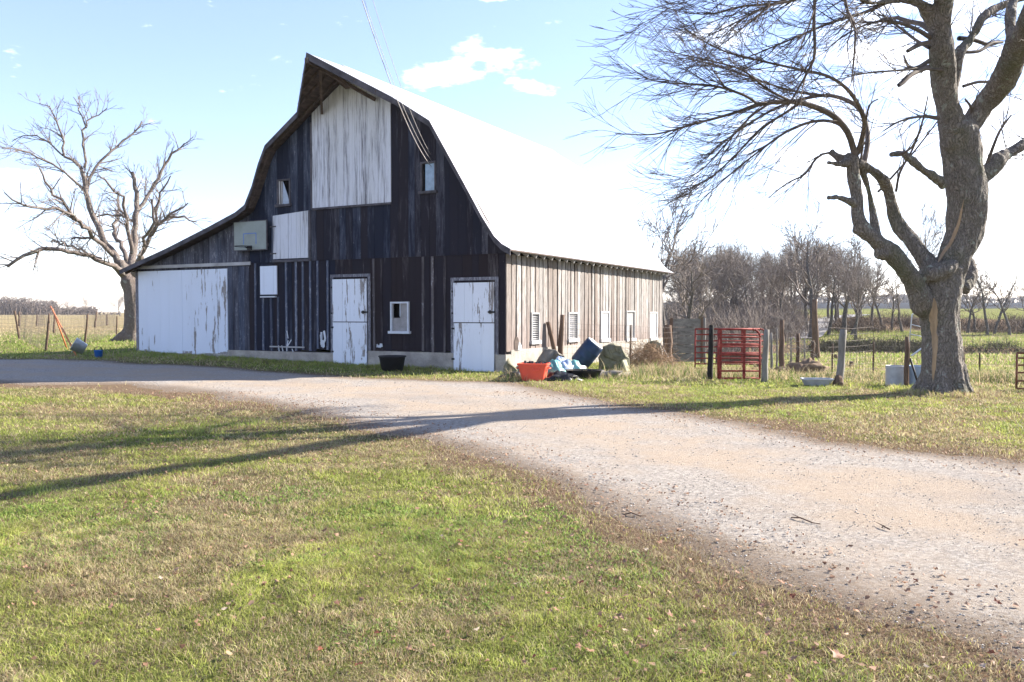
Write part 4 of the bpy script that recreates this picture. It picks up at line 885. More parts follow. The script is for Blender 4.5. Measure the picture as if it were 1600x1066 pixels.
scrub('bank_scrub',pts,.8,.5,seed=3,k=7,mat=M['scrubb'],r=.016,lean=.6)
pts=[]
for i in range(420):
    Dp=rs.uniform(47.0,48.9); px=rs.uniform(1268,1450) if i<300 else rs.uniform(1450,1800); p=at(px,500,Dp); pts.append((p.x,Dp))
scrub('creek_bank_shade_scrub',pts,.42,.35,seed=5,k=7,mat=M['scrubd'],r=.014,lean=.9)  # dark twigs added to paint the shaded face of the creek's far bank
W=Wires(); rs=np.random.default_rng(9)
for i in range(3400):
    a=rs.uniform(-.95,-.50) if i<2900 else rs.uniform(-.50,.15); y=rs.uniform(330,420); x=a*y; z=g1(x,y); hh=5.6+3.2*float(vnoise(a*18,0,1,3))+1.2*rs.random()
    if i>=2900: hh*=.45
    if a>-.545: hh*=.5
    h=hh*(.4+.6*rs.random()); q=[np.array((x,y,z)),np.array((x+rs.normal()*.7,y,z+h*.5)),np.array((x+rs.normal()*1.6,y,z+h))]; W.add(q,[.22,.16,.06],3)
    for u in range(5): e=q[1]+np.array((0,0,rs.uniform(-.2,.5)*h)); d=np.array((rs.normal(),rs.normal(),.7))*h*.2; W.add([e,e+d],[.10,.05],3)
o=link('distant_woods',W.mesh('distant_woods',M['twig'])); o['kind']='stuff'
W=Wires()
for i in range(1500):
    a=rs.uniform(.30,.95); y=rs.uniform(400,430); x=a*y; z=g1(x,y); h=1.2+2.6*float(vnoise(a*30,0,1,8))+rs.random(); W.add([(x,y,z),(x+rs.normal()*.8,y,z+h)],[.25,.1],3)
    for u in range(3): W.add([(x,y,z+h*.5),(x+rs.normal()*1.5,y,z+h*(.7+.4*rs.random()))],[.15,.06],3)
o=link('hilltop_hedge',W.mesh('hilltop_hedge',M['twig3'])); o['kind']='stuff'
# far lane climbing left behind the trees
lane=MB(); seq=[(1360,522,2.6),(1300,517,2.6),(1272,510,2.6),(1290,504,3),(1330,498,3)]
prev=None
for Dp,px,wd in ((56,1258,1.2),(62,1266,1.3),(70,1278,1.4),(78,1292,1.5),(90,1308,1.7),(105,1325,2.0),(125,1345,2.2)):
    p=at(px,500,Dp); cur=[(p.x-wd,Dp,max(g1(p.x-wd,Dp),g1(p.x,Dp))+.12),(p.x+wd,Dp+1,max(g1(p.x+wd,Dp+1),g1(p.x,Dp))+.12)]
    if prev: lane.add(prev+cur[::-1],[(0,1,2,3)])
    prev=cur
tag(lane.build('far_lane',M['lane']),kind='structure')
# creek in the ditch
cr=MB(); prev=None
for px in range(1180,1800,30):
    p=at(px,500,47.5); cur=[(p.x,45.9,-.82),(p.x,47.5,-.82)]
    if prev: cr.add(prev+cur[::-1],[(0,1,2,3)])
    prev=cur
tag(cr.build('creek_water',M['greenbar']),kind='structure')

# ---------------------------------------------------------------- fences, gates, posts
def post_mesh(h,r,rng,tilt=(0,0),n=8,top=.75,bend=.03):
    k=6; P=[];rad=[]
    for i in range(k): t=i/(k-1); P.append((tilt[0]*t*h+bend*rng.gauss(0,1)*r*4*(0<i<k-1),tilt[1]*t*h,-.1+t*(h+.1))); rad.append(r*(1.05-(1.05-top)*t)*rng.uniform(.92,1.08))
    m=MB(); m.tube(P,rad,n,rough=.18,seed=rng.randrange(999)); return m
prng=random.Random(4)
def post_px(pxb,pyb,pxt,pyt,rpx,mat,label,name='fence_post',parent=None,base=None,Dp=None,cat='post',group=None,n=8):
    b=gpt(pxb,pyb) if Dp is None else None
    if Dp is not None: b=at(pxb,pyb,Dp); b.z=g1(b.x,Dp)
    t=at(pxt,pyt,b.y); h=t.z-b.z; r=max(rpx*b.y/F,.012)
    m=post_mesh(h,r,prng,((t.x-b.x)/h,0),n); o=m.build(name,mat,parent,True)
    if parent is None: o.location=b; tag(o,label,cat,group)
    else: o.location=b-base
    return b
def wire_panel(parent,base,A,B,h,nh,dv,rw=.0028,sag=.03,name='wire_mesh',zoff=.05,mat=None):
    W=Wires(); A=Vector(A);B=Vector(B);L=(B-A).length; rg=np.random.default_rng(int(abs(A.x*100))); n=max(2,int(L/dv)); N_=max(3,int(L/1.0))
    def P(t,z): p=A.lerp(B,t); gz=g1(p.x,p.y); wob=.03*math.sin(t*L*1.7+z*3); return np.array((p.x-base.x,p.y-base.y+wob,gz+zoff+z*(1-sag*math.sin(math.pi*t))-base.z))
    for i in range(nh): z=h*i/(nh-1); W.add([P(t,z) for t in np.linspace(0,1,N_)],np.full(N_,rw),3)
    for i in range(n+1): W.add([P(i/n,0),P(i/n,h*.5),P(i/n,h)],np.full(3,rw),3)
    return link(name,W.mesh(name,mat or M['wire']),parent)
# left field fence
cb=gpt(71,550); 
A=gpt(31,531); Bp=gpt(132,538); far_=Vector((-19.0,44,0)); far_.z=g1(-19,44)
f=empty('wire_fence',cb,'left wire field fence with leaning rusty steel posts beside the orange pole and buckets','fence')
for (pb,pt,r) in (((71,550),(77,490),2.0),((31,531),(23,486),1.8),((132,538),(137,491),1.7),((182,524),(183,494),1.4),((-40,528),(-40,482),2.2)):
    post_px(*pb,*pt,r,M['rust'],None,'fence_post',f,cb)
Cc=gpt(-40,528); Dd=gpt(182,524)
for P_,Q_,h_ in ((cb,A,1.25),(A,Cc,1.3),(cb,Bp,1.25),(Bp,Dd,1.25)): wire_panel(f,cb,P_,Q_,h_,8,.25,.0038)
fb=gpt(84,521)
f=empty('wire_fence',fb,'farther wire fence crossing the tan pasture at the left','fence')
pp=[(-60,509,-60,486),(30,510,30,487),(57,511,58,491),(84,521,85,492),(148,512,151,487),(167,509,167,491),(196,512,195,484),(230,512,230,488)]
pv=None
for q in pp:
    b=post_px(*q,1.6,M['rust'],None,'fence_post',f,fb)
    if pv is not None: wire_panel(f,fb,pv,b,1.1,6,.5,.005)
    pv=b
# orange poles
o=empty('orange_pole_brace',gpt(120,557),'two long rusty orange poles leaning together against the left fence','poles')
pb=gpt(120,557)
for (p0,p1) in (((120,557),(79,479)),((105,546),(82,483))):
    a=gpt(*p0); t=at(p1[0],p1[1],30.0); m=MB(); m.tube([a-pb,t-pb],.026,8); m.build('pole',M['orange'],o,True)
# tilted galvanized tub + blue pail
def lathe(prof,n=24,M_=None,sx=1,sy=1):
    v=[];f=[]
    for (r,z) in prof:
        for j in range(n):
            a=2*math.pi*j/n; p=Vector((r*math.cos(a)*sx,r*math.sin(a)*sy,z)); v.append(M_@p if M_ is not None else p)
    for i in range(len(prof)-1):
        for j in range(n): j2=(j+1)%n; f.append((i*n+j,i*n+j2,(i+1)*n+j2,(i+1)*n+j))
    return v,f
def tubobj(name,loc,prof,mat,label,cat,rot=(0,0,0),sx=1,sy=1,parts=()):
    root=empty(name,loc,label,cat); root.rotation_euler=rot
    v,f=lathe(prof,28,None,sx,sy); m=MB(); m.add(v,f); m.build('shell',mat,root,True); return root
b=gpt(133,557)
o=tubobj('washtub',b+Vector((0,0,.28)),[(.001,0),(.22,0),(.27,.45),(.285,.46),(.275,.47),(.26,.45),(.21,.02),(.001,.02)],M['steel'],'dented galvanized washtub lying tilted on the grass left of the barn','tub',(R(20),R(-58),0)); o.scale=(.78,.78,.78); o.location.z-=.06
m=MB(); 
for s in (-1,1): m.tube([(s*.27,-.08,.36),(s*.33,-.05,.36),(s*.33,.05,.36),(s*.27,.08,.36)],.012,6)
m.build('handle',M['steel'],o,True)
b=gpt(154,559)
o=tubobj('blue_pail',b,[(.001,0.005),(.13,0.005),(.155,.26),(.165,.27),(.15,.27),(.125,.02),(.001,.02)],M['blue'],'small blue plastic pail with a dark handle beside the tilted washtub','pail'); o.scale=(.8,.8,.85)
m=MB(); m.tube([(.155*math.cos(a),0,.26+.13*math.sin(a)) for a in np.linspace(0,math.pi,11)],.012,6); m.build('handle',M['iron'],o,True)
# white stub and hose by the lean-to corner
m=MB(); m.tube([(0,0,0),(0,0,.1),(.02,0,.16)],[.05,.05,.03],10); o=m.build('drain_pipe',M['whitew'],None,True); o.location=RB@Vector((-14.1,-.35,.1)); tag(o,'stubby white pipe end at the left foot of the big white door','pipe')
m=MB(); m.box((-.28,-.05,0),(.28,.05,.06)); m.box((-.31,-.07,0),(-.28,.07,.12)); m.box((.28,-.07,0),(.31,.07,.12)); o=m.build('curb_block',M['whitew']); o.location=RB@Vector((-13.55,-.45,.12)); o.rotation_euler=(0,0,-TH); tag(o,'low white block lying at the foot of the big white door','block')
# black rubber tub by front wall
p=gpt(613,580)
o=tubobj('rubber_tub',p,[(.001,.01),(.27,.01),(.34,.36),(.37,.38),(.36,.40),(.33,.37),(.26,.04),(.001,.04)],M['rubber'],'black rubber feed tub standing at the barn wall between the two dutch doors','tub')

# red tub
p=gpt(834,594)
root=empty('red_tub',p,'faded red plastic muck tub near the sunlit barn corner','tub',rz=-.2)
def rrect(w_,d_,r,n=5):
    out=[]
    for cx,cy,a0 in ((w_/2-r,d_/2-r,0),(-w_/2+r,d_/2-r,90),(-w_/2+r,-d_/2+r,180),(w_/2-r,-d_/2+r,270)):
        for i in range(n): a=R(a0+90*i/(n-1)); out.append((cx+r*math.cos(a),cy+r*math.sin(a)))
    return out
def tubrect(levels,mat,parent,name='shell'):
    m=MB(); rows=[[(x,y,z) for x,y in rrect(w_,d_,r)] for w_,d_,z,r in levels]; n=len(rows[0]); v=[p for r_ in rows for p in r_]
    f=[(i*n+j,i*n+(j+1)%n,(i+1)*n+(j+1)%n,(i+1)*n+j) for i in range(len(rows)-1) for j in range(n)]; f.append(tuple(range(n-1,-1,-1))); f.append(tuple((len(rows)-1)*n+j for j in range(n))); m.add(v,f); return m.build(name,mat,parent)
tubrect([(.50,.40,.0,.06),(.64,.50,.34,.08),(.70,.56,.345,.09),(.71,.57,.385,.09),(.66,.52,.39,.08),(.64,.50,.30,.07),(.52,.42,.1,.06)],M['tubred'],root)
m=MB(); 
for s in (-1,1): m.tube([(s*.30,-.12,.30),(s*.37,-.10,.27),(s*.37,.10,.27),(s*.30,.12,.30)],.016,6)
m.tube([(.02,-.27,.30),(.04,-.30,.24),(.16,-.30,.24),(.18,-.27,.30)],.014,6); m.build('handle',M['tubred'],root,True)
m=MB(); r_=random.Random(3)
for i in range(14): x,y=r_.uniform(-.2,.2),r_.uniform(-.15,.15); m.tube([(x,y,.2),(x+r_.uniform(-.1,.1),y+r_.uniform(-.1,.1),.36+r_.uniform(0,.08))],.03,5)
o=m.build('scrap_bundle',M['tarp']); o.location=p; tag(o,'dark scraps heaped inside the faded red tub','scraps')
def lump(name,loc,size,mat,label,cat,seed,amp=.25,group=None,rot=0,sub=24,freq=2.2,flatb=True):
    v=[];f=[];n=sub;k=sub//2
    for i in range(k+1):
        ph=math.pi*i/k
        for j in range(n):
            th_=2*math.pi*j/n; d=Vector((math.sin(ph)*math.cos(th_),math.sin(ph)*math.sin(th_),math.cos(ph)))
            q=1+amp*2*mnoise.noise(d*freq+Vector((seed*3.1,0,0)))+amp*.8*mnoise.noise(d*freq*3+Vector((0,seed,0))); v.append((d.x*size[0]*q,d.y*size[1]*q,max(-.03,d.z*size[2]*q) if flatb else d.z*size[2]*q))
    for i in range(k):
        for j in range(n): j2=(j+1)%n; f.append((i*n+j,(i+1)*n+j,(i+1)*n+j2,i*n+j2))
    m=MB(); m.add(v,f); o=m.build(name,mat,None,True); o.location=loc; o.rotation_euler[2]=rot; tag(o,label,cat,group); return o
def slab(name,pxs,Dp,th,mat,label,cat,seed=0,rough=.0):
    """upright broken block: outline traced, at its own distance with real thickness and rough faces"""
    r_=random.Random(seed); P=[]
    for (x0,y0),(x1,y1) in zip(pxs,pxs[1:]+pxs[:1]):
        for t in (0,.33,.66): P.append(at(x0+(x1-x0)*t+r_.uniform(-.6,.6),y0+(y1-y0)*t+r_.uniform(-.6,.6),Dp))
    c=Vector((sum(p.x for p in P)/len(P),Dp,g1(P[0].x,Dp))); n=len(P); m=MB(); out=[Vector((p.x-c.x,0,p.z-c.z)) for p in P]; cf=sum(out,Vector())/n
    rings=[]
    for s_,y in ((.35,-.03),(.7,-.02),(.95,.0),(1.0,.03),(.98,th*.6),(.9,th),(.5,th+.03)):
        rings.append([Vector((cf.x+(q.x-cf.x)*s_,y,cf.z+(q.z-cf.z)*s_)) for q in out])
    v=[]
    for rg in rings:
        for q in rg:
            nn=mnoise.noise(q*5+Vector((seed,0,0)))*.10+mnoise.noise(q*14)*.045; v.append(q+Vector((nn*.5,nn,nn*.6)))
    f=[(i*n+j,i*n+(j+1)%n,(i+1)*n+(j+1)%n,(i+1)*n+j) for i in range(len(rings)-1) for j in range(n)]; f.append(tuple(range(n-1,-1,-1))); f.append(tuple((len(rings)-1)*n+j for j in range(n)))
    m.add(v,f); o=m.build(name,mat); o.location=c; tag(o,label,cat); return o
slab('grey_slab',[(789,590),(787,572),(793,561),(812,583),(814,592)],20.6,.12,M['stoned'],'thin broken slab leaning at the corner of the barn left of the red tub','slab',2)
slab('stump_chunk',[(834,585),(838,566),(848,549),(858,546),(872,549),(882,556),(880,570),(884,585)],21.8,.5,M['stone'],'rough dark grey stump behind the plastic sacks and below two old posts','stump',3,.05)
slab('concrete_chunk',[(937,578),(936,560),(944,541),(960,537),(970,542),(978,552),(984,562),(984,582),(960,582)],21.6,.45,M['stoned'],'large broken concrete chunk standing against the barn wall right of the blue barrel','concrete chunk',5,.05)
m=MB(); a=gpt(983,586); t=at(975,563,a.y+.15); m.bar((0,0,0),t-a,.12,.05); o=m.build('pale_board',M['yellowb']); o.location=a; tag(o,'short pale yellow board leaning on the concrete chunk','board')
lump('plastic_sack',gpt(866,590)+Vector((0,.15,0)),(.26,.28,.36),M['bagt'],'teal plastic sack just right of the red tub','sack',1,.25)
lump('plastic_sack',gpt(878,588)+Vector((0,.1,0)),(.30,.28,.42),M['bagb'],'pale blue plastic sack between the two teal sacks','sack',2,.22)
lump('plastic_sack',gpt(894,586)+Vector((0,.05,0)),(.30,.28,.34),M['bagt'],'teal plastic sack under the tilted blue barrel','sack',3,.25)
lump('debris_heap',gpt(878,594),(.42,.25,.16),M['tarp'],'crumpled black plastic sheeting heaped in front of the sacks','plastic sheet',4,.4)
lump('rag_pile',gpt(808,592)+Vector((0,.2,0)),(.38,.25,.16),M['tarp'],'crumpled dark tarp between the barn corner and the red tub','tarp',6,.35)
lump('rubble_heap',gpt(935,590),(.55,.3,.14),M['stone'],'low heap of pale rubble between the barrel and the concrete chunk','rubble',7,.5)
p=gpt(912,592)
root=empty('rubber_pan',p,'low black rubber pan among the debris in front of the tilted barrel','pan'); v,f=lathe([(.001,.01),(.32,.01),(.40,.2),(.42,.21),(.39,.19),(.31,.03),(.001,.03)],26,None,1.05,.8); m=MB(); m.add(v,f); m.build('shell',M['rubber'],root,True)
# tilted barrel on a stick
b=at(917,553,21.3); root=empty('blue_barrel',b,'dark blue plastic barrel tipped on its side above the debris pile','barrel'); root.rotation_euler=(R(8),R(38),R(0))
root.scale=(.93,.93,.93); v,f=lathe([(.001,-.36),(.25,-.36),(.27,-.33),(.275,-.12),(.285,-.10),(.275,-.08),(.275,.10),(.285,.12),(.275,.14),(.27,.33),(.25,.36),(.001,.36)],28); m=MB(); m.add(v,f); m.build('shell',M['barrel'],root,True)
v,f=lathe([(.001,.362),(.245,.362),(.25,.385),(.21,.392),(.20,.37),(.001,.368)],28); m=MB(); m.add(v,f); m.build('lid',M['steel'],root,True)
m=MB(); p=gpt(916,584); q=at(915,566,21.35)-Vector((0,0,0)); m.tube([(0,0,0),(q.x-p.x,q.y-p.y,q.z-p.z)],.03,8); o=m.build('barrel_stand',M['rust']); o.location=p; tag(o,'short rusty stake propping up the tipped blue barrel','stake')
# two old posts + T-post by side wall, pen wire along the wall
post_px(872,560,856,503,4.2,M['post'],'left of two rough grey posts leaning against the sunlit barn wall',Dp=23.2)
post_px(874,560,879,492,4.6,M['post'],'right and taller of two rough posts before the sunlit barn wall',Dp=23.4)
pb=post_px(985,578,986,508,1.6,M['rust'],'thin steel post beside the concrete chunk at the barn wall',Dp=24.3,n=6)
f=empty('wire_fence',pb,'low wire mesh fence running along the sunlit barn wall','fence'); wire_panel(f,pb,Vector((1.3,23.3,0)),Vector((3.45,24.4,0)),1.2,8,.15,.0035); wire_panel(f,pb,Vector((3.45,24.4,0)),Vector((5.3,26.6,0)),1.2,8,.15,.0035)
# brush pile
W=Wires(); rs=np.random.default_rng(21)
for i in range(1100):
    cx,cy=rs.normal()*.42,rs.normal()*.35; hh=.75*math.exp(-(cx*cx+cy*cy)/.5); p=np.array((cx,cy,rs.random()*hh)); d=rs.normal(size=3)*np.array((1,1,.7)); d/=np.linalg.norm(d); L=rs.uniform(.2,.7); q=[p]
    for s in range(4): d=d+rs.normal(size=3)*.25+np.array((0,0,-.06)); d/=np.linalg.norm(d); q.append(q[-1]+d*L/4)
    q=np.array(q); q[:,2]=np.maximum(q[:,2],.0); W.add(q,np.linspace(.006,.003,5),3)
p=gpt(1018,580); p.y+=.6; o=link('brush_pile',W.mesh('brush_pile',M['brush']),None,p); tag(o,'tangled pile of dry brown brush at the far corner of the barn','brush pile')
m=MB(); a=gpt(1056,579); t=at(1031,536,a.y+.6); m.tube([(0,0,0),t-a],.022,6); o=m.build('leaning_pole',M['postg'],None,True); o.location=a; tag(o,'thin pale pole leaning across the brush pile','pole')
post_px(1044,570,1044,508,7,M['post'],'thick dark post at the far barn corner left of the plank gate',Dp=27.4)
slab('stump_chunk',[(1006,560),(1008,540),(1018,533),(1032,536),(1036,560)],26.6,.4,M['stoned'],'mossy stump poking out behind the brush pile at the far barn corner','stump',9,.04)
# plank gate
b=gpt(1074,567); D0=28.0; a0=at(1050,500,D0); a1=at(1097,500,D0+.4); base=Vector((a0.x,D0,g1(a0.x,D0)))
root=empty('plank_gate',base,'grey weathered gate of wide horizontal planks between the barn and the red gate','gate')
m=MB(); zt=at(1050,497,D0).z-base.z; zb=at(1050,566,D0).z-base.z; nz_=5; dv=Vector((a1.x-a0.x,.4,0))
for i in range(nz_):
    z0=zb+(zt-zb)*i/nz_; z1=zb+(zt-zb)*(i+1)/nz_-.025; m.prism8([(0,0,z0),(dv.x,dv.y,z0),(dv.x,dv.y+.03,z0),(0,.03,z0),(0,0,z1),(dv.x,dv.y,z1),(dv.x,dv.y+.03,z1),(0,.03,z1)])
m.build('planks',M['plank'],root)
m=MB(); m.box((-.06,-.03,0),(.03,.06,zt)); m.box((dv.x-.04,.35,0),(dv.x+.05,.46,zt+.02)); m.build('gate_frame',M['post'],root)
post_px(1101,575,1101,497,2.4,M['postg'],'slim pale post at the right end of the grey plank gate',Dp=26.8)
# black post, red gates, grey post
pk=post_px(1110,593,1112,508,4.6,M['postk'],'black tarred post to the left of the red gate')
pg=post_px(1194,597,1198,515,5.2,M['postg'],'rough silver grey post to the right of the red gate',n=9)
def pipe_gate(loc,w_,h_,zbars,mat,label,r=.021,rz=0,uprights=(0,.02,.62,1.0),cat='gate',lift=.12,sheet=None):
    o=empty('pipe_gate',loc,label,cat,rz=rz); m=MB(); c=.18
    outer=[(0,0,0),(0,0,h_),(w_-c,0,h_)]+[(w_-c+c*math.sin(a),0,h_-c+c*math.cos(a)) for a in np.linspace(0,math.pi/2,6)[1:]]+[(w_,0,0)]
    for a_,b_ in zip(outer,outer[1:]): m.tube([(p[0],0,p[2]+lift) for p in (a_,b_)],r*1.15,8)
    m.tube([(0,0,lift),(w_,0,lift)],r*1.15,8); m.build('frame',mat,o,True)
    for z in zbars: k=MB(); k.tube([(0,0,lift+z*h_),(w_,0,lift+z*h_)],r,7); k.build('rail',mat,o,True)
    for u in uprights:
        if 0<u<1: k=MB(); k.box((u*w_-.03,-.012,lift),(u*w_+.03,.012,lift+h_)); k.build('brace',mat,o)
    return o
p=gpt(1122,594); q=at(1187,594,p.y); w_=q.x-p.x; h_=at(1122,514,p.y).z-p.z-.05
pipe_gate(p,w_,h_,[.15,.33,.48,.50,.68,.70,.84],M['red'],'small red tubular gate standing between the black and the grey post',.021,0,(.05,.62),lift=.04)
p2=at(1086,590,22.6); p2.z=g1(p2.x,22.6); q=at(1197,590,22.6)
pipe_gate(p2,q.x-p2.x,at(1090,513,22.6).z-p2.z-.1,[.12,.26,.40,.55,.70,.86],M['red'],'wide red pen panel standing behind the small red gate',.02,0,(.33,.66),lift=.08)
m=MB(); m.box((0,0,0),(1.15,.5,.42)); 
p3=at(1124,575,24.5); p3.z=g1(p3.x,24.5); 
root=empty('feed_bunk',p3,'low dark wooden feed trough seen through the red gate','trough'); m=MB(); m.box((0,0,.12),(1.3,.03,.45)); m.box((0,.45,.12),(1.3,.48,.45)); m.box((0,.03,.12),(1.3,.45,.16)); m.build('box',M['post'],root)
for x in (.05,1.15): k=MB(); k.box((x,.0,0),(x+.08,.48,.12)); k.build('foot',M['post'],root)
# row of old posts with tangled wire right of the gate
for i,(xb,yb,xt,yt,r,mt,lab) in enumerate([(1206,592,1205,520,2.2,'postg','thin pale post right next to the grey gate post'),(1221,574,1222,500,4.4,'post','tall brown post with wire tangled around its left side'),(1246,572,1247,521,3.4,'rust','reddish brown post in the middle of the wire tangle'),(1268,576,1270,532,3.6,'post','short brown post at the right end of the wire tangle'),(1214,578,1214,514,1.6,'postg','thin grey stake between the gate post and the tall brown post'),(1236,574,1236,528,1.5,'postg','thin grey stake left of the reddish brown post'),(1257,574,1257,530,1.5,'postg','thin grey stake right of the reddish brown post')]):
    post_px(xb,yb,xt,yt,r,M[mt],lab,Dp=(22+ i*.4) if i else 20.6)
W=Wires(); rs=np.random.default_rng(31)
for i in range(90):
    px=rs.uniform(1205,1268); z=rs.uniform(.1,1.5)*(1-(px-1205)/120); c=at(px,560,23+rs.uniform(-.5,.5)); c.z=z; rr=rs.uniform(.05,.3); a0=rs.uniform(0,6.3); ax=rs.uniform(-.6,.6)
    W.add([np.array((c.x+rr*math.cos(a0+t),c.y+rr*.5*math.sin(a0+t)*ax,c.z+rr*.7*math.sin(a0+t))) for t in np.linspace(0,rs.uniform(2,6),9)],np.full(9,.005),3)
o=link('wire_tangle',W.mesh('wire_tangle',M['postg'])); tag(o,'tangle of loose bright wire strung among the old posts right of the red gate','wire')
lump('dirt_mound',gpt(1262,585),(.5,.4,.32),M['dirt'],'small brown mound of dirt beside the old posts','mound',12,.35)
lump('dirt_mound',gpt(1240,583)+Vector((0,.5,0)),(.35,.25,.10),M['dirt'],'low flat dirt mound at the foot of the wire tangle','mound',13,.4)
# whitish leaning post & right fence
pw=post_px(1311,601,1318,515,6.6,M['postg'],'stout silvery post standing alone before the wire fence',n=9)
lump('post_foot_stone',gpt(1309,603),(.10,.10,.22),M['post'],'dark stump at the foot of the stout silvery post','stump',17,.2)
b=gpt(1279,603); root=empty('bath_trough',b+Vector((0,.1,0)),'low pale trough sunk in the grass between the red gate and the silvery post','trough',rz=-.1)
tubrect([(.42,.30,.0,.08),(.52,.38,.12,.1),(.56,.42,.125,.1),(.56,.42,.15,.1),(.5,.36,.15,.1),(.42,.3,.05,.08)],M['tank'],root); root.scale=(1.15,1,1)
fb=gpt(1350,590)
f=empty('wire_fence',fb,'woven wire fence with thin steel posts running behind the large tree to the right','fence')
L0=Vector((pw.x,pw.y+.6,0)); tp=[]
for (xb,yb,yt,r) in ((1300,588,537,1.5),(1364,588,533,1.6),(1445,590,530,1.6),(1530,591,552,1.6),(1600,592,548,1.6),(1720,596,545,1.8)):
    tp.append(post_px(xb,yb,xb+1,yt,r,M['rust'],None,'fence_post',f,fb,n=6))
wire_panel(f,fb,L0,tp[1],1.15,9,.16,.0032)
for a_,c_ in zip(tp[1:],tp[2:]): wire_panel(f,fb,a_,c_,1.1,9,.16,.0032)
pbr=post_px(1417,606,1417,526,4.2,M['post'],'reddish brown corner post in front of the round stock tanks')
m=MB(); a=gpt(1437,607); t=at(1422,560,pbr.y); m.tube([(0,0,0),t-a],.022,7); o=m.build('brace_pole',M['iron'],None,True); o.location=a; tag(o,'black brace pole leaning on the reddish brown corner post','brace')
m=MB(); a=at(1424,556,18.5); t=at(1460,530,18.9); m.tube([(0,0,0),t-a],.02,7); o=m.build('white_pole',M['whitew'],None,True); o.location=a; tag(o,'thin white pole slanting from the corner post behind the large trunk','pole')
def tank(pxc,pyb,wpx,mat,label):
    b=gpt(pxc,pyb); r=wpx/2*b.y/F; root=empty('stock_tank',b+Vector((0,r*.6,0)),label,'tank'); h=.40
    prof=[(.001,.02),(r,.0)]
    for i in range(6): z=.02+h*i/6; prof+=[(r,z),(r*1.02,z+h/12)]
    prof+=[(r,h),(r*1.03,h+.015),(r*1.0,h+.03),(r*.97,h),(r*.96,.06),(.001,.05)]
    v,f_=lathe(prof,30); m=MB(); m.add(v,f_); m.build('shell',mat,root,True); return root
tank(1405,604,32,M['tank'],'pale round stock tank left of the reddish brown corner post'); tank(1436,604,30,M['bluetank'],'blue banded round stock tank between the corner post and the large trunk')
post_px(1508,590,1503,540,3,M['rust'],'slanting rusty post just right of the large trunk',Dp=18.8)
# far pasture posts, stumps
for (xb,yb,xt,yt,r,lab) in ((1330,572,1330,565,4,'short cut stump in the pasture right of the silvery post'),(1305,560,1306,554,3.5,'small dark stump in the pasture beyond the silvery post'),(1275,560,1273,468,5.5,'tall dark pole standing before the woodlot left of the silvery post')):
    post_px(xb,yb,xt,yt,r,M['post'],lab,'stump' if yb-yt<20 else 'dark_pole',cat='stump' if yb-yt<20 else 'pole')
# right rusty gate
p=gpt(1588,610); q=at(1700,610,p.y)
pipe_gate(p,1.5,at(1588,551,p.y).z-p.z-.04,[.22,.45,.66,.86],M['rustgate'],'rusty brown tubular gate at the right edge behind the large tree',.018,.1,(.5,),lift=.03)
# small twigs behind tree, broken white gate piece
o=empty('white_pipe_rack',at(1421,522,21.5)+Vector((0,0,0)),'white bent pipe rack showing behind the left side of the large trunk','rack')
m=MB(); m.tube([(0,0,-.2),(.06,0,.5),(.2,0,.62)],.015,6); m.tube([(.03,0,.25),(.6,.1,.12)],.012,6); m.tube([(.02,0,.0),(.6,.1,-.12)],.012,6); m.build('bent_pipe',M['whitew'],o,True)
pp_=MB(); pp_.tube([(0.0,0,-.2),(0.0,0,-1.1)],.02,6); pp_.build('leg',M['rust'],o,True)

# ---------------------------------------------------------------- grass, leaves, stones
def blades(name,Xp,Yp,hmin,hmax,width,seed,colfn,lean=.5,zs=0.0,mat=None):
    rng=np.random.default_rng(seed); n=len(Xp); Zp=gh(Xp,Yp)+zs; a=rng.uniform(0,2*math.pi,n); h=rng.uniform(hmin,hmax,n)*(.25+.6*vnoise(Xp,Yp,.5,77)+1.1*vnoise(Xp,Yp,.12,78)**2); w_=width*rng.uniform(.6,1.2,n)
    la=rng.uniform(0,2*math.pi,n); ll=h*lean*rng.uniform(.2,1.6,n); sx,sy=np.cos(a)*w_/2,np.sin(a)*w_/2; lx,ly=np.cos(la)*ll,np.sin(la)*ll
    V=np.empty((n,5,3)); V[:,0]=np.stack([Xp-sx,Yp-sy,Zp-.01],-1); V[:,1]=np.stack([Xp+sx,Yp+sy,Zp-.01],-1)
    V[:,2]=np.stack([Xp-sx*.75+lx*.35,Yp-sy*.75+ly*.35,Zp+h*.55],-1); V[:,3]=np.stack([Xp+sx*.75+lx*.35,Yp+sy*.75+ly*.35,Zp+h*.55],-1); V[:,4]=np.stack([Xp+lx,Yp+ly,Zp+h*.92],-1)
    b=np.arange(n)[:,None]*5; T=np.concatenate([b+np.array([[0,1,3]]),b+np.array([[0,3,2]]),b+np.array([[2,3,4]])],0)
    c=colfn(Xp,Yp,rng); C=np.repeat(c[:,None],5,1)
    me=quad_mesh(name,V.reshape(-1,3),T,mat or M['grass'],False,3,{'hue':C.reshape(-1,3)}); o=link(name,me); o['kind']='stuff'; return o
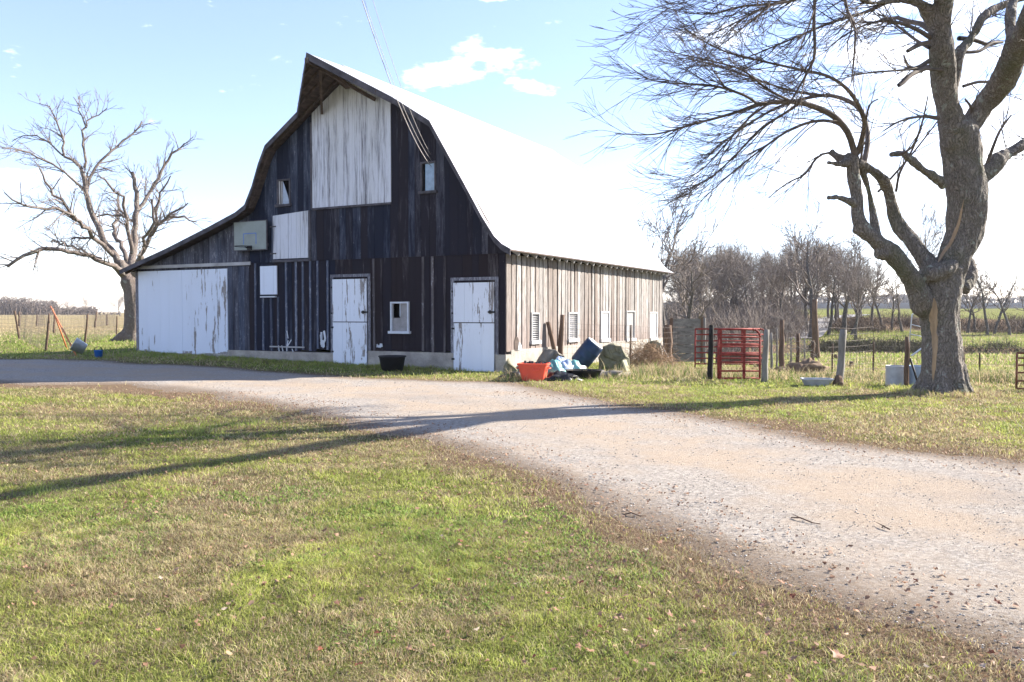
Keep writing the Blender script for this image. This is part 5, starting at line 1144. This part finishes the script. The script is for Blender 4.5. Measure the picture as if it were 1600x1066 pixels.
def lawn_col(x,y,rng):
    n=len(x); k=np.clip(fbm(x,y,1.5,4,5)+.45*(fbm(x,y,.38,3,9)-.5),0,1); dryp=ss(.49,.58,k+rng.normal(0,.035,n)); r=rng.random(n)
    sd=drive_sd(x,y); dryp=np.maximum(dryp,np.exp(-(np.maximum(sd,0)/.8)**2)*.8); isdry=(rng.random(n)<.17+.68*dryp)
    g=np.stack([.235+.13*r,.265+.12*r,.06+.04*r],-1); lush=ss(.38,.28,k)[:,None]; g=g*(1-.25*lush)+np.array([.10,.24,.04])*.25*lush
    s=np.stack([.30+.2*r,.25+.17*r,.14+.11*r],-1); br=np.stack([.19+.1*r,.125+.06*r,.08+.04*r],-1); s=np.where((rng.random(n)<.3)[:,None],br,s)
    m=(.50+1.1*fbm(x,y,.12,2,33))[:,None]*(.85+.3*fbm(x,y,.6,2,37))[:,None]
    return np.where(isdry[:,None],s,g)*m
rs=np.random.default_rng(50)
def sample(n,y0,y1,pw=1.0,xr=.74,off=.0):

    y=(y0**2+(y1**2-y0**2)*rs.random(n)**pw)**.5; x=rs.uniform(-xr,xr,n)*y+off; return x,y
def keep_lawn(x,y,edge=.15):
    s=drive_sd(x,y); k=(s>edge*0)&(rs.random(len(x))<np.clip(.25+s/1.2,0,1)); k&=~((x<-6)&(y>14.5)&(y<19)&(s<.75)&(rs.random(len(x))<.93)); q=(x-Cx)*math.cos(TH)-(y-Cy)*math.sin(TH); v=(x-Cx)*math.sin(TH)+(y-Cy)*math.cos(TH); inside=(q>-14.1)&(q<.1)&(v>-.05)&(v<LB)
    thin=fbm(x,y,1.0,3,21); k&=(rs.random(len(x))>.45*ss(.58,.72,thin)); near=(x>-1)&(y<12)&(s<1.6)&(s>0)&(rs.random(len(x))<.55*np.exp(-(s/1.0)**2)); k&=~near; return k&~inside
for (n,y0,y1,h0,h1,w_,sd_) in ((200000,3.1,6.2,.022,.055,.0042,1),(130000,6.2,10,.025,.06,.007,2),(120000,10,17,.03,.07,.011,3),(75000,17,27,.04,.10,.018,4)):
    x,y=sample(n,y0,y1); k=keep_lawn(x,y); blades('lawn_grass',x[k],y[k],h0*.8,h1*.85,w_,sd_,lawn_col,1.25)
def thatch_col(x,y,rng):
    n=len(x); r=rng.random(n); s=np.stack([.26+.22*r,.20+.19*r,.12+.14*r],-1); b=np.stack([.14+.1*r,.085+.07*r,.05+.05*r],-1); return np.where((rng.random(n)<.45)[:,None],b,s)
for (n,y0,y1,w_,sd_) in ((95000,3.1,6.2,.0035,51),(60000,6.2,10,.006,52),(30000,10,16,.010,53)):
    x,y=sample(n,y0,y1); sd0=drive_sd(x,y); cl=fbm(x,y,1.3,3,8)+.3*(fbm(x,y,.3,2,14)-.5); k=(sd0>-.5)&(rs.random(n)<.25+.75*np.maximum(ss(.45,.6,cl),np.exp(-(np.maximum(sd0,0)/.9)**2)*(sd0>0))); blades('dead_thatch',x[k],y[k],.008,.016,w_,sd_,thatch_col,3.6,zs=.006)
def clover_col(x,y,rng):
    n=len(x); r=rng.random(n); return np.stack([.15+.09*r,.225+.11*r,.05+.03*r],-1)
x,y=sample(60000,3.1,7.5); cl=fbm(x,y,.9,3,61); k=(drive_sd(x,y)>.5)&(cl>.57)&(rs.random(len(x))<.8); blades('clover_leaves',x[k],y[k],.012,.03,.013,61,clover_col,1.5,zs=.004)
def past_col(x,y,rng):
    n=len(x); r=rng.random(n); l=(x/y<-.05); dryc=np.where(l,ss(36,60,y)*.85+.15,.35+.15*ss(20,24,y)*(1-ss(28,36,y))); isd=rng.random(n)<dryc
    g=np.stack([.18+.10*r,.24+.10*r,.05+.03*r],-1); s=np.stack([.34+.2*r,.27+.16*r,.16+.1*r],-1); return np.where(isd[:,None],s,g)
x,y=sample(70000,26,70,1.0,.66); k=keep_lawn(x,y); blades('pasture_grass',x[k],y[k],.06,.16,.035,6,past_col,.8)
# rank dry weeds along fences and at the barn foot
def strip(A,B,n,wd):
    t=rs.random(n); x=A[0]+(B[0]-A[0])*t+rs.normal(0,wd,n); y=A[1]+(B[1]-A[1])*t+rs.normal(0,wd,n); return x,y
def weed_col(x,y,rng):
    n=len(x); r=rng.random(n); isd=rng.random(n)<.65; g=np.stack([.07+.06*r,.13+.07*r,.02+.02*r],-1); s=np.stack([.34+.2*r,.27+.16*r,.16+.1*r],-1); return np.where(isd[:,None],s,g)
a_=gpt(1000,584); b_=gpt(1200,590); x,y=strip((a_.x,a_.y),(b_.x,b_.y),5000,.45); blades('dry_weeds',x,y,.1,.35,.012,7,weed_col,.6)
a_=gpt(800,592); b_=gpt(990,590); x,y=strip((a_.x,a_.y),(b_.x,b_.y),3500,.3); blades('dry_weeds',x,y,.05,.22,.010,12,weed_col,.7)
a_=gpt(1500,590); b_=gpt(1640,600); x,y=strip((a_.x,a_.y),(b_.x,b_.y),5000,.4); blades('dry_weeds',x,y,.08,.28,.012,8,weed_col,.6)
a_=gpt(1200,590); b_=gpt(1500,592); x,y=strip((a_.x,a_.y),(b_.x,b_.y),5000,.5); blades('dry_weeds',x,y,.06,.2,.012,9,weed_col,.6)
P_=RB@Vector((-13.9,-.5,0)); Q_=RB@Vector((-1.9,-.45,0)); x,y=strip((P_.x,P_.y),(Q_.x,Q_.y),16000,.30); blades('wall_foot_grass',x,y,.05,.13,.014,10,lawn_col,.7)
P_=Vector((8.0,15.9)); an=rs.uniform(0,6.28,3500); rr=rs.uniform(.45,1.0,3500); base_=at(1475,622,15.9); blades('trunk_foot_grass',base_.x+rr*np.cos(an),base_.y+rr*np.sin(an),.06,.14,.01,11,lawn_col,.7)
# stones on the drive
def stones(n,y0,y1,s0,s1,seed):
    rng=np.random.default_rng(seed); x,y=sample(n,y0,y1); s=drive_sd(x,y); k=(s<.1)&(rng.random(n)<np.where(s>-1.0,1,.6)); x,y=x[k],y[k]; n=len(x); sz=s0*(s1/s0)**(rng.random(n)**2.2)
    D8=np.array([(1,0,0),(-1,0,0),(0,1,0),(0,-1,0),(0,0,1),(0,0,-1)],float); V=D8[None]*sz[:,None,None]*rng.uniform(.55,1.2,(n,6,1))*np.array((1,1,.42)); V=V+rng.normal(0,.12,(n,6,3))*sz[:,None,None]
    a=rng.uniform(0,6.28,n); ca,sa=np.cos(a)[:,None],np.sin(a)[:,None]; Vx=V[:,:,0]*ca-V[:,:,1]*sa; Vy=V[:,:,0]*sa+V[:,:,1]*ca; V=np.stack([Vx+x[:,None],Vy+y[:,None],V[:,:,2]+(gh(x,y)+.012+sz*.25)[:,None]],-1)
    Ft=np.array([(0,2,4),(2,1,4),(1,3,4),(3,0,4),(2,0,5),(1,2,5),(3,1,5),(0,3,5)]); T=(np.arange(n)[:,None,None]*6+Ft[None]).reshape(-1,3); r=rng.uniform(.2,.44,n); warm=rng.uniform(.86,1,n); C=np.stack([r,r*(.5+.5*warm)*.97,r*warm*.93],-1); C=np.repeat(C[:,None],6,1).reshape(-1,3)
    return V.reshape(-1,3),T,C
Vs=[];Ts=[];Cs=[];off=0
for q in ((34000,3.2,8,.003,.011,1),(26000,8,15,.005,.015,2),(8000,15,24,.009,.022,3)):
    v,t,c=stones(*q); Vs.append(v);Ts.append(t+off);Cs.append(c);off+=len(v)
M['pebble']=mat_vcol('pebbles',0.0,.9)
o=link('gravel_stones',quad_mesh('gravel_stones',np.vstack(Vs),np.vstack(Ts),M['pebble'],False,3,{'hue':np.vstack(Cs)})); o['kind']='stuff'
# leaves
def leaf_mesh(seed,col):
    r_=random.Random(seed); pts=[]; n=15
    for i in range(n):
        a=2*math.pi*i/n; rad=(1 if i%3==0 else .66)*r_.uniform(.6,1.1)*(1.15 if i==0 else 1); curl=r_.uniform(.0,.35)*rad; pts.append((rad*math.cos(a),rad*math.sin(a)*.8,curl*.6+.12*math.sin(3*a)))
    st=(-1.5,.1,.25); V=[(0,0,.05)]+pts+[(-.9,-.03,.1),(-.9,.03,.1),st]; T=[(0,1+i,1+(i+1)%n) for i in range(n)]+[(n+1,n+2,n+3)]
    V=np.array(V); V[:,2]+=.35*V[:,0]**2*r_.uniform(.1,.6); C=np.array([[c*r_.uniform(.85,1.15) for c in col] for _ in V]); return quad_mesh('leaf',V,np.array(T),M['leaf'],False,3,{'hue':C})
kinds={'tan':((.31,.18,.11),'curled tan dead leaf lying in the short lawn grass','tan dead leaves on the lawn'),'red':((.20,.07,.04),'curled reddish brown dead leaf lying in the short lawn grass','reddish brown dead leaves on the lawn'),'pale':((.44,.34,.25),'pale upturned dead leaf lying in the short lawn grass','pale dead leaves on the lawn'),'brown':((.13,.07,.045),'dark brown dead leaf lying in the short lawn grass','dark brown dead leaves on the lawn')}
LM={k:[leaf_mesh(i*7+j,v[0]) for j in range(3)] for i,(k,v) in enumerate(kinds.items())}
known=[(40,895,1.2,'tan'),(527,952,1.1,'brown'),(350,962,.9,'pale'),(374,890,.9,'pale'),(717,779,.8,'red'),(690,742,.7,'tan'),(335,760,.8,'tan'),(357,763,.8,'red'),(440,783,.8,'brown'),(230,822,.8,'brown'),(508,836,1,'brown'),(720,853,1,'red'),(790,838,.9,'red'),(777,880,.8,'tan'),(578,926,.9,'tan'),(648,927,.9,'tan'),(745,995,1,'pale'),(560,1050,1,'red'),(500,1025,1,'red'),(440,957,.9,'red'),(896,806,.9,'red'),(923,825,.8,'brown'),(1031,855,1,'tan'),(1032,842,.7,'brown'),(1220,919,1.1,'tan'),(1227,895,.9,'pale'),(1238,941,1,'red'),(1322,1003,1,'pale'),(1435,957,.9,'tan'),(1535,1053,.9,'pale'),(1307,1035,1.5,'tan'),(878,945,.9,'pale'),(920,1028,.9,'tan'),(1015,978,.8,'red'),(908,919,.9,'red'),(877,945,.6,'tan'),(1189,837,.8,'brown'),(1570,647,1.5,'red'),(1504,663,1.3,'tan'),(1427,651,1,'red'),(1558,950,1,'red'),(1597,852,1,'red')]
lr=random.Random(8)
for i in range(130):
    px=lr.uniform(5,1560) if i%2 else lr.uniform(620,1500); py=lr.uniform(690,1060)
    known.append((px,py,lr.uniform(.5,.95),lr.choice(['tan','red','pale','brown','tan'])))
for px,py,s,kd in known:
    p=gpt(px,py)
    if float(drive_sd(p.x,p.y))<-.6 and (px,py)!=(1597,852) and (px,py)!=(1189,837): continue
    o=link('fallen_leaf',LM[kd][lr.randrange(3)],None,p+Vector((0,0,.035))); sc_=.031*s*lr.uniform(.85,1.15); o.scale=(sc_,sc_,sc_); o.rotation_euler=(lr.uniform(-.5,.5),lr.uniform(-.5,.5),lr.uniform(0,6.28)); tag(o,kinds[kd][1],'leaf',kinds[kd][2])
# small leaf litter
rl_=np.random.default_rng(4); x,y=sample(15000,3.2,16); s=drive_sd(x,y); cl=fbm(x,y,1.2,3,21); k=(s>-.9)&((rl_.random(len(x))<.16+ss(.45,.7,cl)*.6+np.exp(-(s/1.2)**2)*.75)); x,y=x[k],y[k]; n=len(x)
a=rl_.uniform(0,6.28,n); sz=rl_.uniform(.006,.019,n); V=np.zeros((n,5,3))
for j in range(5): an=a+j*1.2566+rl_.normal(0,.25,n); rr=sz*rl_.uniform(.5,1.3,n); V[:,j,0]=x+rr*np.cos(an); V[:,j,1]=y+rr*np.sin(an); V[:,j,2]=gh(x,y)+.018+rl_.uniform(0,.022,n)
T=(np.arange(n)[:,None,None]*5+np.array([(0,1,2),(0,2,3),(0,3,4)])[None]).reshape(-1,3); r=rl_.random(n); C=np.stack([.16+.24*r,.085+.17*r,.05+.12*r],-1); C=np.repeat(C[:,None],5,1).reshape(-1,3)
o=link('leaf_litter',quad_mesh('leaf_litter',V.reshape(-1,3),T,M['leaf'],False,3,{'hue':C})); o['kind']='stuff'
for i,(x0,y0,x1,y1,lab) in enumerate(((1236,813,1282,823,'longest dry stick lying on the gravel drive'),(1378,829,1392,831,'short dark stick on the gravel drive near the right'),(975,808,1010,810,'thin twig at the lawn edge of the gravel drive'))):
    a=gpt(x0,y0); b=gpt(x1,y1); m=MB(); v=b-a; m.tube([(0,0,.02),v*.35+Vector((0,.03,.03)),v*.7+Vector((0,-.02,.02)),v+Vector((0,0,.02))],[.005,.006,.005,.003],6); m.tube([v*.35+Vector((0,.03,.03)),v*.2+Vector((0,.12,.03))],[.004,.002],5); o=m.build('stick',M['post'],None,True); o.location=a; tag(o,lab,'stick')

# ---------------------------------------------------------------- haze
hm=bpy.data.materials.new('thin_air'); hm.use_nodes=True; t=hm.node_tree; t.nodes.clear(); o_=t.nodes.new('ShaderNodeOutputMaterial'); v_=t.nodes.new('ShaderNodeVolumePrincipled')
v_.inputs['Color'].default_value=(.82,.89,1,1); v_.inputs['Density'].default_value=.0002; v_.inputs['Anisotropy'].default_value=.3; t.links.new(v_.outputs[0],o_.inputs['Volume'])
m=MB(); m.box((-1600,-60,-6),(1600,1500,24)); o=m.build('haze',hm); o['kind']='stuff'
scene.cycles.volume_bounces=0; scene.cycles.volume_step_rate=10
